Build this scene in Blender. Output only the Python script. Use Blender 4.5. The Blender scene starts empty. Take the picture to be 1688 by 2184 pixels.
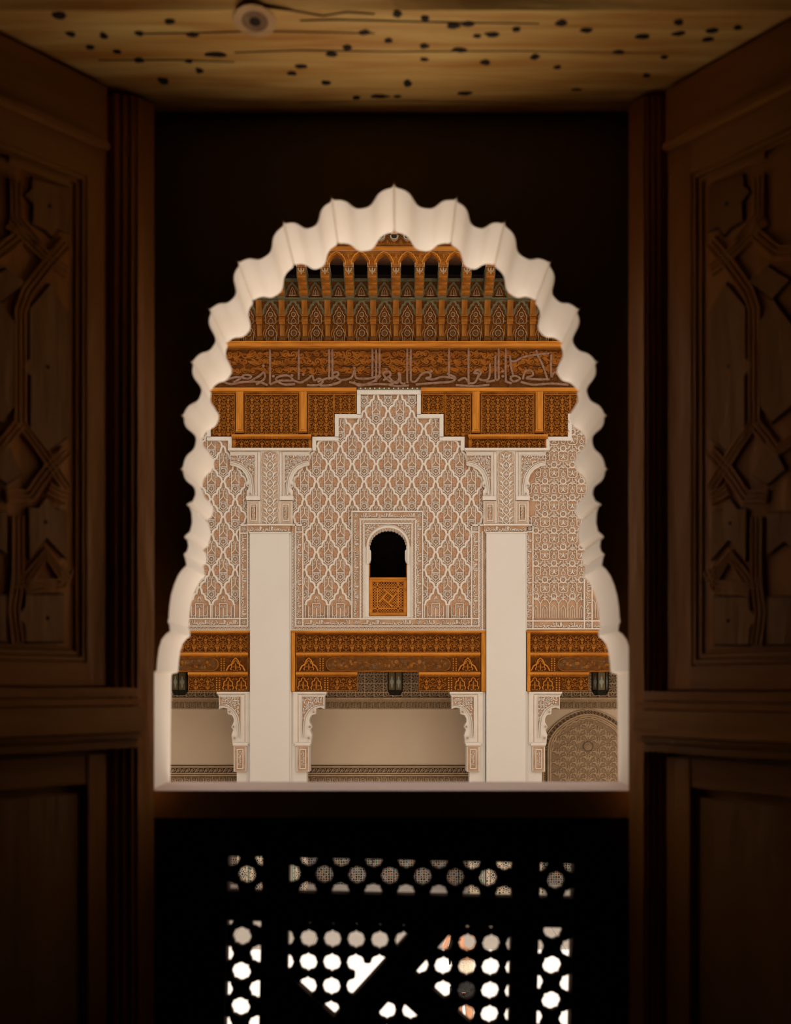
import bpy, bmesh, math, random
from math import sin, cos, pi, radians as R, sqrt, atan2, hypot
from mathutils import Vector, Matrix
from mathutils.geometry import tessellate_polygon

# ------------------------------------------------------------------ camera, sky, sun, exposure
F, CX, HZ = 2200.0, 845.0, 1465.0          # focal length in pixels, vanishing point, horizon row
S = bpy.context.scene
COL = S.collection
cd = bpy.data.cameras.new('camera'); cam = bpy.data.objects.new('camera', cd); COL.objects.link(cam)
cd.sensor_fit = 'VERTICAL'; cd.sensor_height = 36.0; cd.lens = F / 2184 * 36
cd.shift_y = (HZ - 1092) / 2184; cd.shift_x = (844 - CX) / 2184
cam.location = (0, 0, 0); cam.rotation_euler = (pi / 2, 0, 0)
cd.clip_start = .05; cd.clip_end = 200
cd.dof.use_dof = True; cd.dof.focus_distance = 24.0; cd.dof.aperture_fstop = 5.2
S.camera = cam
w = bpy.data.worlds.new('sky'); S.world = w; w.use_nodes = True
bg = w.node_tree.nodes['Background']
bg.inputs[0].default_value = (1.0, .965, .92, 1); bg.inputs[1].default_value = 1.3
sd = bpy.data.lights.new('sun', 'SUN'); sun = bpy.data.objects.new('sun', sd); COL.objects.link(sun)
sd.energy = 6.5; sd.color = (1, .945, .88); sd.angle = R(.6)
sun.rotation_euler = Vector((.34, -.207, -.95)).to_track_quat('-Z', 'Y').to_euler()
sun.location = (0, 15, 30)
S.view_settings.view_transform = 'Standard'; S.view_settings.look = 'None'
S.view_settings.gamma = 1; S.view_settings.use_curve_mapping = False
S.view_settings.exposure = 0
cy = S.cycles
cy.use_denoising = True
try:
    cy.denoiser = 'OPENIMAGEDENOISE'; cy.denoising_input_passes = 'RGB_ALBEDO_NORMAL'; cy.denoising_prefilter = 'ACCURATE'
except Exception: pass
cy.max_bounces = 8; cy.diffuse_bounces = 5; cy.glossy_bounces = 2; cy.caustics_reflective = False
cy.sample_clamp_indirect = 4

# ------------------------------------------------------------------ materials
def mat(name, c, c2=None, scale=8.0, rough=.8, bump=0.0, bscale=None, stretch=(1, 1, 1), spec=.25, detail=4, mixlo=.35, mixhi=.7, metal=0):
    m = bpy.data.materials.new(name); m.use_nodes = True
    nt = m.node_tree; n = nt.nodes; L = nt.links
    b = n['Principled BSDF']
    b.inputs['Roughness'].default_value = rough
    b.inputs['Metallic'].default_value = metal
    if 'Specular IOR Level' in b.inputs: b.inputs['Specular IOR Level'].default_value = spec
    b.inputs['Base Color'].default_value = (*c, 1)
    if c2 is None and not bump: return m
    tc = n.new('ShaderNodeTexCoord'); mp = n.new('ShaderNodeMapping'); mp.inputs['Scale'].default_value = stretch
    L.new(tc.outputs['Object'], mp.inputs[0])
    no = n.new('ShaderNodeTexNoise'); no.inputs['Scale'].default_value = scale; no.inputs['Detail'].default_value = detail
    L.new(mp.outputs[0], no.inputs['Vector'])
    if c2 is not None:
        cr = n.new('ShaderNodeValToRGB')
        cr.color_ramp.elements[0].position = mixlo; cr.color_ramp.elements[0].color = (*c, 1)
        cr.color_ramp.elements[1].position = mixhi; cr.color_ramp.elements[1].color = (*c2, 1)
        L.new(no.outputs['Fac'], cr.inputs[0]); L.new(cr.outputs[0], b.inputs['Base Color'])
    if bump:
        n2 = no
        if bscale:
            n2 = n.new('ShaderNodeTexNoise'); n2.inputs['Scale'].default_value = bscale; n2.inputs['Detail'].default_value = 5
            L.new(mp.outputs[0], n2.inputs['Vector'])
        bp = n.new('ShaderNodeBump'); bp.inputs['Strength'].default_value = bump; bp.inputs['Distance'].default_value = .02
        L.new(n2.outputs['Fac'], bp.inputs['Height']); L.new(bp.outputs[0], b.inputs['Normal'])
    return m
FA = .76
def fmat(name, c, c2=None, *a, **k): return mat(name, tuple(v * FA for v in c), tuple(v * FA for v in c2) if c2 else None, *a, **k)
WHITE = fmat('stucco_white', (.78, .70, .61), (.74, .655, .56), 6, .9, .06, 30)
PLAIN = fmat('plaster_white', (.75, .685, .615), (.735, .665, .59), 1.2, .85, .02, 12)
TAN = fmat('stucco_tan', (.60, .37, .225), (.45, .25, .135), 5, .95, .5, 42)
TAN2 = fmat('stucco_rose', (.64, .45, .32), (.57, .38, .25), 7, .95, .2, 60)
DOME = fmat('stucco_brown', (.53, .30, .175), (.44, .235, .13), 12, .9, .15, 60)
ROSE = fmat('roundel_brown', (.50, .34, .22), (.36, .23, .14), 30, .9)
WOOD = fmat('cedar_relief', (.43, .148, .017), (.24, .07, .008), 9, .75, .15, 40, (.5, 1, 1), .06)
WOODF = fmat('frieze_relief', (.34, .108, .014), (.19, .055, .007), 7, .8, .2, 40, (.5, 1, 1), .05)
WOODB = fmat('cedar_moulding', (.66, .245, .03), (.44, .14, .015), 9, .7, .12, 40, (.15, 1, 1), .08)
WOODV = fmat('cedar_upright', (.68, .265, .034), (.46, .155, .018), 14, .7, .12, 40, (1, 1, .12), .08)
WOODD = fmat('cedar_recess_shade', (.15, .048, .008), (.085, .026, .005), 10, .8, .3, 40, spec=.05)  # ground darker than the relief: shade of deep carving put into its colour
WOODE = fmat('eave_wood', (.38, .145, .025), (.19, .062, .01), 9, .8, .2, 40, (1, 1, .3), .05)
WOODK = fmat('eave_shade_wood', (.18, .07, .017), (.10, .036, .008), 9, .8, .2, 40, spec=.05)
BLACKW = fmat('deep_shade_wood', (.03, .018, .009), (.018, .01, .006), 6, .8)  # near-black stands for deep shade behind the eave arches and far window
LETTER = fmat('letter_paint', (.33, .185, .12), (.22, .105, .06), 14, .9, spec=.05)
PALE = fmat('pale_paint', (.50, .33, .19), (.34, .2, .10), 12, .8)
GREEN = fmat('olive_paint', (.17, .145, .08), (.10, .08, .038), 8, .9, spec=.05)
GLAZE = fmat('green_glazed_tile', (.12, .32, .24), (.25, .42, .30), 12, .3, spec=.5)
TERRA = fmat('terracotta_tile', (.58, .28, .15), (.45, .2, .1), 12, .8)
CARV = fmat('gallery_carving', (.60, .42, .26), (.50, .335, .19), 6, .9, .1, 40)
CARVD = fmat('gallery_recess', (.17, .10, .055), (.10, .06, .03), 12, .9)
CARVM = fmat('gallery_midtone', (.44, .285, .16), (.35, .215, .115), 12, .9, .3, 50)
BEIGE = fmat('beige_plaster', (.72, .55, .39), (.69, .52, .36), 1.2, .9, .03, 14)
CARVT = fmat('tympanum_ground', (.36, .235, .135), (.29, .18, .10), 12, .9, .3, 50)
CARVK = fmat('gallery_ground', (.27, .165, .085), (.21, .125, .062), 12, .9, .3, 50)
IRON = fmat('dark_iron', (.022, .021, .014), (.013, .012, .008), 20, .75, spec=.1)
LGLASS = fmat('lantern_glass', (.34, .36, .28), None, rough=.5)
LAMBER = fmat('lantern_amber', (.17, .12, .05), None, rough=.4)
MARBLE = mat('marble', (.78, .715, .65), (.74, .67, .60), 1.5, .5, .02, 10)
MARBLE2 = mat('marble_stained', (.72, .645, .565), (.77, .70, .635), 2.5, .5)
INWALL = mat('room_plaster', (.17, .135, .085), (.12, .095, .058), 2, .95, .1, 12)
REVEAL = mat('reveal_plaster', (.87, .80, .725), (.82, .74, .65), 5, .9, .05, 16)
BEAM = None
DWOOD = mat('walnut', (.50, .20, .038), (.31, .115, .02), 10, .42, .2, 30, (1, 1, .15), .4)
DWOODH = mat('walnut_rail', (.44, .18, .034), (.27, .10, .018), 10, .36, .2, 30, (.15, .15, 1), .5)
GROOVE = mat('groove_black', (.02, .012, .006))  # near-black band along the edge of each shutter inlay
DWOODP = mat('walnut_panel', (.36, .155, .034), (.25, .10, .02), 8, .55, .2, 30, (1, 1, .2), .35)
SCREENW = mat('screen_wood', (.055, .026, .013), (.035, .018, .01), 10, .85, .2, 30, spec=.08)
SILLW = mat('sill_paint', (.55, .39, .33), (.47, .33, .27), 5, .6, .1, 30)
SKIN = mat('skin', (.62, .33, .2), None, rough=.6)
HAIR = mat('black_hair', (.012, .009, .007), (.022, .016, .012), 30, .5)
BLOUSE = mat('cream_blouse', (.72, .58, .42), None, rough=.9)
LACE = mat('black_lace', (.014, .014, .014), (.03, .03, .03), 60, .8)
ORANGE = mat('orange_cloth', (.55, .16, .05), None, rough=.9)
DENIM = mat('dark_trousers', (.05, .05, .06), None, rough=.9)

def nodes_of(m): return m.node_tree.nodes, m.node_tree.links, m.node_tree.nodes['Principled BSDF']
def dots_material():
    n, L, b = nodes_of(BLOUSE)
    tc = n.new('ShaderNodeTexCoord'); v = n.new('ShaderNodeTexVoronoi'); v.inputs['Scale'].default_value = 55
    cr = n.new('ShaderNodeValToRGB'); cr.color_ramp.interpolation = 'CONSTANT'
    cr.color_ramp.elements[0].color = (.22, .12, .05, 1); cr.color_ramp.elements[1].position = .22; cr.color_ramp.elements[1].color = (.78, .68, .55, 1)
    L.new(tc.outputs['Object'], v.inputs['Vector']); L.new(v.outputs['Distance'], cr.inputs[0]); L.new(cr.outputs[0], b.inputs['Base Color'])
dots_material()
def beam_material():
    m = mat('old_beam', (.80, .42, .15), None, rough=.65, spec=.2)
    n, L, b = nodes_of(m)
    tc = n.new('ShaderNodeTexCoord'); mp = n.new('ShaderNodeMapping'); mp.inputs['Scale'].default_value = (1.2, 14, 14)
    L.new(tc.outputs['Object'], mp.inputs[0])
    g = n.new('ShaderNodeTexNoise'); g.inputs['Scale'].default_value = 2.2; g.inputs['Detail'].default_value = 6; g.inputs['Distortion'].default_value = .6
    L.new(mp.outputs[0], g.inputs['Vector'])
    c1 = n.new('ShaderNodeValToRGB'); e = c1.color_ramp.elements
    e[0].position = .32; e[0].color = (.64, .26, .04, 1); e[1].position = .66; e[1].color = (.98, .62, .19, 1)
    L.new(g.outputs['Fac'], c1.inputs[0]); L.new(c1.outputs[0], b.inputs['Base Color'])
    bp = n.new('ShaderNodeBump'); bp.inputs['Strength'].default_value = .25; bp.inputs['Distance'].default_value = .01
    L.new(g.outputs['Fac'], bp.inputs['Height']); L.new(bp.outputs[0], b.inputs['Normal'])
    return m
BEAM = beam_material()
def zellij_material(name, scale):
    m = mat(name, (.6, .55, .45), None, rough=.35, spec=.5)
    n, L, b = nodes_of(m)
    tc = n.new('ShaderNodeTexCoord'); mp = n.new('ShaderNodeMapping'); L.new(tc.outputs['Object'], mp.inputs[0])
    mp.inputs['Scale'].default_value = (scale, .02, scale)
    v = n.new('ShaderNodeTexVoronoi'); v.inputs['Scale'].default_value = 1; v.inputs['Randomness'].default_value = .35; v.feature = 'F1'
    d = n.new('ShaderNodeTexVoronoi'); d.inputs['Scale'].default_value = 1; d.inputs['Randomness'].default_value = .35; d.feature = 'DISTANCE_TO_EDGE'
    L.new(mp.outputs[0], v.inputs['Vector']); L.new(mp.outputs[0], d.inputs['Vector'])
    cr = n.new('ShaderNodeValToRGB'); cr.color_ramp.interpolation = 'CONSTANT'
    els = cr.color_ramp.elements
    els[0].color = (.035, .03, .028, 1); els[1].position = .3; els[1].color = (.10, .13, .19, 1)
    for p, c in ((.48, (.30, .10, .03)), (.62, (.04, .035, .03)), (.75, (.05, .13, .09)), (.86, (.2, .22, .26))):
        k = els.new(p); k.color = (*c, 1)
    sp = n.new('ShaderNodeSeparateColor'); L.new(v.outputs['Color'], sp.inputs[0]); L.new(sp.outputs[0], cr.inputs[0])
    gt = n.new('ShaderNodeMath'); gt.operation = 'GREATER_THAN'; gt.inputs[1].default_value = .13; L.new(d.outputs['Distance'], gt.inputs[0])
    mx = n.new('ShaderNodeMixRGB'); mx.inputs[1].default_value = (.44, .36, .27, 1)
    L.new(gt.outputs[0], mx.inputs[0]); L.new(cr.outputs[0], mx.inputs[2]); L.new(mx.outputs[0], b.inputs['Base Color'])
    return m
ZEL = zellij_material('zellij_large', 9.0); ZELS = zellij_material('zellij_small', 16.0)

# ------------------------------------------------------------------ helpers
Y0 = 24.2; K0 = Y0 / F                      # the far facade stands 24.2 m away; one pixel there is 11 mm
def P(px, py, Y=Y0): return Vector(((px - CX) * Y / F, Y, (HZ - py) * Y / F))
def tag(o, label=None, cat=None, group=None, kind=None):
    if label: o['label'] = label
    if cat: o['category'] = cat
    if group: o['group'] = group
    if kind: o['kind'] = kind
    return o
def empty(name, loc, label, cat, group=None, kind=None):
    o = bpy.data.objects.new(name, None); o.location = loc; o.empty_display_size = .1; COL.objects.link(o)
    return tag(o, label, cat, group, kind)
def lerp(a, b, t): return a + (b - a) * t

class M:
    """mesh collector; coordinates are (x, y-down, w-outward) in pixels of the plane at depth Y, or plain metres with raw=True"""
    def __init__(s, Y=Y0, rel=False, raw=False, fn=None):
        s.Y, s.rel, s.raw, s.fn = Y, rel, raw, fn; s.v = []; s.f = []; s.mi = []; s.mats = []
    def pt(s, x, y, w=0):
        k = s.Y / F
        if s.fn: p = s.fn(x, y, w)
        elif s.raw: p = (x, y, w)
        elif s.rel: p = (x * k, -w * k, -y * k)
        else: p = ((x - CX) * k, s.Y - w * k, (HZ - y) * k)
        s.v.append(p); return len(s.v) - 1
    def m(s, mt):
        if mt not in s.mats: s.mats.append(mt)
        return s.mats.index(mt)
    def face(s, ids, mt): s.f.append(tuple(ids)); s.mi.append(s.m(mt))
    def ribbon(s, pts, wd, z0, z1, mt, closed=False, taper=.84, mside=None):
        n = len(pts); ws = wd if isinstance(wd, (list, tuple)) else [wd] * n
        rows = []; px_ = not (s.raw or s.fn); s.nr = getattr(s, 'nr', 0) + 1
        if px_: z1 += (s.nr % 41) * .006; z1_ = z1
        for i in range(n):
            a = pts[(i - 1) % n] if closed or i else pts[i]; b = pts[(i + 1) % n] if closed or i < n - 1 else pts[i]
            dx, dy = b[0] - a[0], b[1] - a[1]; l = hypot(dx, dy) or 1; nx, ny = -dy / l, dx / l
            h = ws[i] / 2; x, y = pts[i][0], pts[i][1]; t = taper
            if px_ and not closed: z1 = z1_ + .25 * i / n
            rows.append([s.pt(x + nx * h, y + ny * h, z0), s.pt(x + nx * h * t, y + ny * h * t, z1), s.pt(x - nx * h * t, y - ny * h * t, z1), s.pt(x - nx * h, y - ny * h, z0)])
        ms = mside or mt
        for i in range(n if closed else n - 1):
            a, b = rows[i], rows[(i + 1) % n]
            s.face((a[0], b[0], b[1], a[1]), ms); s.face((a[1], b[1], b[2], a[2]), mt); s.face((a[2], b[2], b[3], a[3]), ms)
        if not closed:
            s.face(rows[0], ms); s.face(rows[-1][::-1], ms)
    def prism(s, poly, z0, z1, mt, holes=(), mside=None, back=False):
        loops = [poly] + list(holes); ms = mside or mt
        flat = [p for l in loops for p in l]
        top = [s.pt(p[0], p[1], z1) for p in flat]; bot = [s.pt(p[0], p[1], z0) for p in flat]
        for t in tessellate_polygon([[Vector((p[0], p[1], 0)) for p in l] for l in loops]):
            s.face([top[i] for i in t], mt)
            if back: s.face([bot[i] for i in t][::-1], mt)
        o = 0
        for l in loops:
            n = len(l)
            for i in range(n):
                a, b = o + i, o + (i + 1) % n
                s.face((bot[a], bot[b], top[b], top[a]), ms)
            o += n
    def box(s, x0, x1, y0, y1, z0, z1, mt):
        c = [s.pt(x, y, z) for z in (z0, z1) for y in (y0, y1) for x in (x0, x1)]
        for q in ((0, 1, 3, 2), (4, 6, 7, 5), (0, 4, 5, 1), (2, 3, 7, 6), (0, 2, 6, 4), (1, 5, 7, 3)): s.face([c[i] for i in q], mt)
    def frame(s, x0, x1, y0, y1, t, z0, z1, mt):
        s.box(x0, x1, y0, y0 + t, z0, z1, mt); s.box(x0, x1, y1 - t, y1, z0, z1, mt)
        s.box(x0, x0 + t, y0 + t, y1 - t, z0, z1, mt); s.box(x1 - t, x1, y0 + t, y1 - t, z0, z1, mt)
    def disc(s, cx, cy, r, z0, z1, mt, n=12, ry=None):
        ry = ry or r; s.prism([(cx + r * cos(2 * pi * i / n), cy + ry * sin(2 * pi * i / n)) for i in range(n)], z0, z1, mt)
    def ring(s, cx, cy, r, wd, z0, z1, mt, n=14): s.ribbon([(cx + r * cos(2 * pi * i / n), cy + r * sin(2 * pi * i / n)) for i in range(n)], wd, z0, z1, mt, True)
    def dome(s, cx, cy, rx, ry, z0, h, mt, n=10, x0=-1e9, x1=1e9):
        top = s.pt(min(max(cx, x0), x1), cy, z0 + h); prev = None
        for fr, hh in ((.55, .8), (1, 0)):
            row = [s.pt(min(max(cx + rx * fr * cos(2 * pi * i / n), x0), x1), cy + ry * fr * sin(2 * pi * i / n), z0 + h * hh) for i in range(n)]
            for i in range(n):
                j = (i + 1) % n
                if prev is None: s.face((top, row[i], row[j]), mt)
                else: s.face((prev[i], row[i], row[j], prev[j]), mt)
            prev = row
    def spiral(s, cx, cy, r, a0, turns, wd, z0, z1, mt, d=1, n=14, tail=None):
        pts = [] if tail is None else list(tail)
        for i in range(n):
            t = i / (n - 1); a = a0 + d * turns * 2 * pi * t; rr = r * (1 - .82 * t)
            pts.append((cx + rr * cos(a), cy + rr * sin(a)))
        s.ribbon(pts, [lerp(wd, wd * .6, i / (len(pts) - 1)) for i in range(len(pts))], z0, z1, mt)
        s.disc(pts[-1][0], pts[-1][1], wd * .75, z0, z1, mt, 7)
    def leaf(s, x0, y0, x1, y1, wd, z0, z1, mt, bend=.2):
        dx, dy = x1 - x0, y1 - y0; pts = []; ws = []
        for i in range(7):
            t = i / 6; o = bend * sin(pi * t)
            pts.append((x0 + dx * t - dy * o, y0 + dy * t + dx * o)); ws.append(max(min(.15, wd * .08), wd * sin(pi * (.12 + .86 * t))))
        s.ribbon(pts, ws, z0, z1, mt)
    def mesh(s, name, off=(0, 0, 0), smooth=False):
        me = bpy.data.meshes.new(name)
        me.from_pydata([(a[0] - off[0], a[1] - off[1], a[2] - off[2]) for a in s.v], [], s.f)
        for m_ in s.mats: me.materials.append(m_)
        me.polygons.foreach_set('material_index', s.mi)
        bm = bmesh.new(); bm.from_mesh(me); bmesh.ops.recalc_face_normals(bm, faces=bm.faces); bm.to_mesh(me); bm.free()
        if smooth:
            me.shade_smooth(); me.set_sharp_from_angle(angle=R(35))
        me.update(); return me
    def part(s, name, root, smooth=False, kind=None):
        ro = root
        loc = Vector(root.location)
        while ro.parent: ro = ro.parent; loc = loc + Vector(ro.location)
        o = bpy.data.objects.new(name, s.mesh(name, loc, smooth)); COL.objects.link(o); o.parent = root
        if kind or name in ('inscription', 'arch_lettering', 'kufic_inscription', 'corner_rosette', 'leaf_border'): o['kind'] = 'stuff'
        return o
    def top(s, name, label=None, cat=None, group=None, kind=None, base=None, smooth=False):
        base = Vector(base) if base is not None else Vector((0, 0, 0))
        o = bpy.data.objects.new(name, s.mesh(name, base, smooth)); o.location = base; COL.objects.link(o)
        return tag(o, label, cat, group, kind)
def inst(mesh, name, root, loc, scale=None, rot=None):
    o = bpy.data.objects.new(name, mesh); COL.objects.link(o); o.parent = root
    o.location = Vector(loc) - Vector(root.location)
    if scale: o.scale = scale
    if rot: o.rotation_euler = rot
    return o
ORD = ['leftmost', 'second from the left', 'third from the left', 'fourth from the left', 'fifth from the left', 'sixth from the left', 'seventh from the left',
       'eighth from the left', 'ninth from the left', 'tenth from the left', 'eleventh from the left', 'twelfth from the left', 'thirteenth from the left', 'fourteenth from the left']
def mir(pts): return [(-x, y) for x, y in pts]
def arc(cx, cy, r, a0, a1, n=12, ry=None):
    ry = ry or r; return [(cx + r * cos(lerp(a0, a1, i / (n - 1))), cy + ry * sin(lerp(a0, a1, i / (n - 1)))) for i in range(n)]

# ------------------------------------------------------------------ ornament library (shared meshes, pixel units of the facade)
CHEV = [(0, .6), (2.4, 2.6), (4.2, 6), (5.2, 11), (5.6, 14), (8.6, 15.2), (11.2, 18), (12.8, 22), (13.2, 26.6), (16.6, 27.4), (20, 30), (22, 34), (22.4, 37.6), (25.4, 38.4)]
def sebka_unit():
    q = M(rel=True)
    for sg in (1, -1):
        c = [(sg * x, y) for x, y in CHEV]
        q.ribbon(c, 6.4, 0, 1.5, TAN2, taper=.9); q.ribbon(c, 4.3, 0, 3.2, WHITE, taper=.82)
        q.ribbon([(sg * 8, 17.5), (sg * 8.2, 40), (sg * 8, 60)], 1.62, 0, 2.6, WHITE)
        q.ribbon([(sg * 8, 43), (sg * 6.4, 39.5), (sg * 2.6, 36), (0, 31.5)], 1.43, 0, 2.6, WHITE)
        q.dome(sg * 12.2, 34, 4.2, 5.6, 0, 1.8, DOME, 10, *((8.8, 99) if sg > 0 else (-99, -8.8)))
        q.dome(sg * 13.4, 45.5, 4.8, 4.8, 0, 1.6, DOME, 10, *((8.9, 99) if sg > 0 else (-99, -8.9)))
        q.disc(sg * 13, 45.2, .7, 1.2, 2, ROSE, 6)
        q.ribbon([(0, 66.5), (sg * 3, 64.2), (sg * 5.4, 61.5), (sg * 9.5, 59.6)], 1.49, 0, 2.6, WHITE)
        q.ribbon([(sg * 1.6, 70), (sg * 4, 66.6), (sg * 7.5, 64)], 1.30, 0, 2.6, WHITE)
        q.spiral(sg * 3.3, 20.2, 2.0, pi if sg > 0 else 0, .8, 1.0, 0, 2, WHITE, sg, 8)
        q.ribbon([(sg * 8.6, 58.5), (sg * 12, 56.8), (sg * 15.5, 52.5)], 1.30, 0, 2.6, WHITE)
        q.ribbon([(sg * 2.2, 47), (sg * 6.6, 47)], 1.30, 0, 2.6, WHITE)
        q.leaf(sg * 1.5, 14.5, sg * 4.4, 18.5, 1.6, 0, 2, WHITE, .2 * sg); q.spiral(sg * 4.6, 26, 2.3, pi / 2, .9, 1, 0, 2.1, WHITE, -sg, 8); q.spiral(sg * 12.6, 51.5, 2, 0, .9, .9, 0, 2, WHITE, sg, 8); q.leaf(sg * 9.4, 28.6, sg * 13.6, 29.6, 1.5, 0, 2, WHITE, .2 * sg); q.spiral(sg * 5, 49.4, 1.3, 0, .8, .8, 0, 2, WHITE, sg, 7)
    q.ribbon([(0, 18.5), (0, 32)], 1.69, 0, 2.6, WHITE); q.leaf(0, 7, 0, 15, 1.7, 0, 1.6, ROSE, 0)
    q.ribbon([(-8, 45), (8, 45)], 1.43, 0, 2.6, WHITE); q.disc(0, 40.4, 2.4, 0, 1.3, ROSE, 3)
    q.ring(0, 53.8, 5.8, 1.5, 0, 2.5, WHITE, 14); q.disc(0, 53.8, 4.6, 0, 1, ROSE, 14)
    for i in range(10):
        a = i * pi / 5; q.ribbon([(1.1 * cos(a), 53.8 + 1.1 * sin(a)), (4.2 * cos(a), 53.8 + 4.2 * sin(a))], .5, 1, 1.7, TAN2)
    q.disc(0, 53.8, 1.2, 1, 2.2, WHITE, 8); q.ribbon([(0, 60), (0, 64)], 1.43, 0, 2.6, WHITE); q.leaf(0, 66, 0, 73, 2.6, 0, 1.8, DOME, 0)
    return q.mesh('lozenge_motif')
SEBKA = sebka_unit()
def sebka_base():                                            # bottom row: lobed arch standing on slender colonnettes
    q = M(rel=True); H = 69
    for sg in (1, -1):
        c = [(sg * x, y) for x, y in CHEV]
        q.ribbon(c, 6.4, 0, 1.5, TAN2, taper=.9); q.ribbon(c, 4.3, 0, 3.2, WHITE, taper=.82)
        q.ribbon([(sg * 23.9, 39), (sg * 23.9, H)], 2.2, 0, 3.0, WHITE)
        q.ribbon([(sg * 16.8, 42), (sg * 16.8, H)], 1.56, 0, 2.6, WHITE); q.ribbon([(sg * 8.3, 36), (sg * 8.3, H)], 1.69, 0, 2.6, WHITE)
        q.dome(sg * 12.2, 37, 3.6, 5, 0, 1.8, DOME); q.prism([(sg * 9.6, 44), (sg * 15.2, 44), (sg * 15, 54), (sg * 12.4, 60), (sg * 9.8, 54)], 0, 1.4, DOME)
        q.ribbon([(sg * 9.2, 60), (sg * 12.5, 63.5), (sg * 16, 60)], 1.43, 0, 2.6, WHITE); q.disc(sg * 12.5, 66, 1.5, 0, 2, WHITE, 6)
        q.ribbon([(sg * 19.5 + sg * .8 * (i % 2), 42 + i * 2.6) for i in range(10)], .9, 0, 1.6, ROSE)
        q.spiral(sg * 4.2, 43, 3.1, pi if sg > 0 else 0, 1.0, 1.0, 0, 2.2, WHITE, sg, 9)
        q.spiral(sg * 4, 63, 2.8, 0, 1.0, 1.0, 0, 2.2, WHITE, -sg, 9)
        q.spiral(sg * 4, 30, 2.6, pi / 2, .9, .9, 0, 2, WHITE, sg, 8)
        q.leaf(sg * 1, 20, sg * 5, 27, 2, 0, 2, WHITE, .2 * sg)
    q.ribbon([(0, 45), (0, H)], 1.82, 0, 2.6, WHITE); q.ribbon([(-8, 35.5), (8, 35.5)], 1.56, 0, 2.6, WHITE); q.leaf(0, 8, 0, 18, 2, 0, 1.8, ROSE, 0)
    return q.mesh('colonnette_motif')
SEBKAB = sebka_base()
def arab_unit():                                             # right-hand bay: roundels, knots and pointed arches
    q = M(rel=True)
    for sg in (1, -1):
        q.ribbon([(0, 0), (sg * 3.5, -3), (sg * 8.2, -1.5), (sg * 9.6, 5), (sg * 9.6, 16), (sg * 13, 19.5), (sg * 19.4, 19.8)], 1.72, 0, 2.8, WHITE)
        q.ribbon([(0, 35), (sg * 5, 33), (sg * 7, 28), (sg * 12.5, 27), (sg * 14, 22)], 1.49, 0, 2.5, WHITE)
        q.ribbon([(sg * 2.6, 20), (sg * 5.5, 23), (sg * 6.5, 28)], 1.26, 0, 2.3, WHITE)
        q.spiral(sg * 14.5, 9, 3.4, pi if sg > 0 else 0, 1.0, 1.2, 0, 2.2, WHITE, sg, 9)
        q.leaf(sg * 12, 31, sg * 18.5, 26, 2.6, 0, 1.8, DOME, .2 * sg); q.leaf(sg * 3, 8, sg * 7.5, 13, 2.4, 0, 1.8, DOME, .25 * sg)
        q.ribbon([(sg * 19.4, 21), (sg * 19.4, 34)], 1.38, 0, 2.2, WHITE)
        q.spiral(sg * 4.8, 3.5, 2.2, 0, .9, .9, 0, 2.1, WHITE, sg, 8)
    q.ring(0, 13.5, 4.3, 1.4, 0, 2.7, WHITE, 12); q.disc(0, 13.5, 3.2, 0, 1.2, ROSE, 12); q.ring(0, 27.8, 5.4, 1.5, 0, 2.8, WHITE, 12); q.disc(0, 27.8, 4.2, 0, 1.2, DOME, 12)
    for i in range(8):
        a = i * pi / 4; q.ribbon([(0, 27.8), (3.8 * cos(a), 27.8 + 3.8 * sin(a))], .5, 1, 1.8, TAN2)
    q.leaf(0, 9.5, 0, 3, 2.6, 0, 2.2, WHITE, 0)
    for sg in (1, -1):
        q.leaf(sg * 15, 16, sg * 18, 4, 2.4, 0, 2, WHITE, .2 * sg); q.spiral(sg * 16.5, 30, 2.4, 0, 1, 1.1, 0, 2, WHITE, sg, 8); q.ribbon([(sg * 10, 31), (sg * 11, 24), (sg * 16.5, 23)], 1.1, 0, 2.2, WHITE); q.leaf(sg * 2, 31, sg * 9, 34, 2.2, 0, 2, WHITE, .2 * sg); q.ribbon([(sg * 9.6, 2), (sg * 14, -2), (sg * 19.4, -1)], 1.2, 0, 2.4, WHITE)
    for dx in (-1, 1):
        q.ribbon([(-3, 19.5), (0, 22.5 + dx), (3, 19.5)], 1.03, 0, 2.2, WHITE)
    return q.mesh('roundel_motif')
ARAB = arab_unit()
def floral_unit():                                           # tall capital panel: paired fan leaves in stacked arches (37 x 19)
    q = M(rel=True)
    for sg in (1, -1):
        q.ribbon([(0, 0), (sg * 3.5, 2.2), (sg * 6, 6), (sg * 6.4, 11), (sg * 4, 15), (0, 19)], 1.72, 0, 2.4, WHITE)
        q.spiral(sg * 3, 9, 2.2, pi / 2, 1, 1, 0, 2.2, WHITE, sg, 8)
        q.leaf(sg * 6.5, 14, sg * 15, 3, 3.4, 0, 2.4, WHITE, -.22 * sg); q.leaf(sg * 6, 19, sg * 12, 13, 2.4, 0, 2.2, WHITE, -.2 * sg)
        q.spiral(sg * 13, 12, 2.6, 0, 1, 1.1, 0, 2.2, WHITE, -sg, 9); q.leaf(sg * 9, 3, sg * 11, 9, 1.6, 0, 2, WHITE, .2)
        q.ribbon([(sg * 16.4, 0), (sg * 15.4, 8), (sg * 16.4, 19)], 1.15, 0, 2.2, WHITE)
    q.leaf(0, 4, 0, 13, 2.2, 0, 2.2, WHITE, 0)
    return q.mesh('palmette_motif')
FLORAL = floral_unit()
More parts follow.
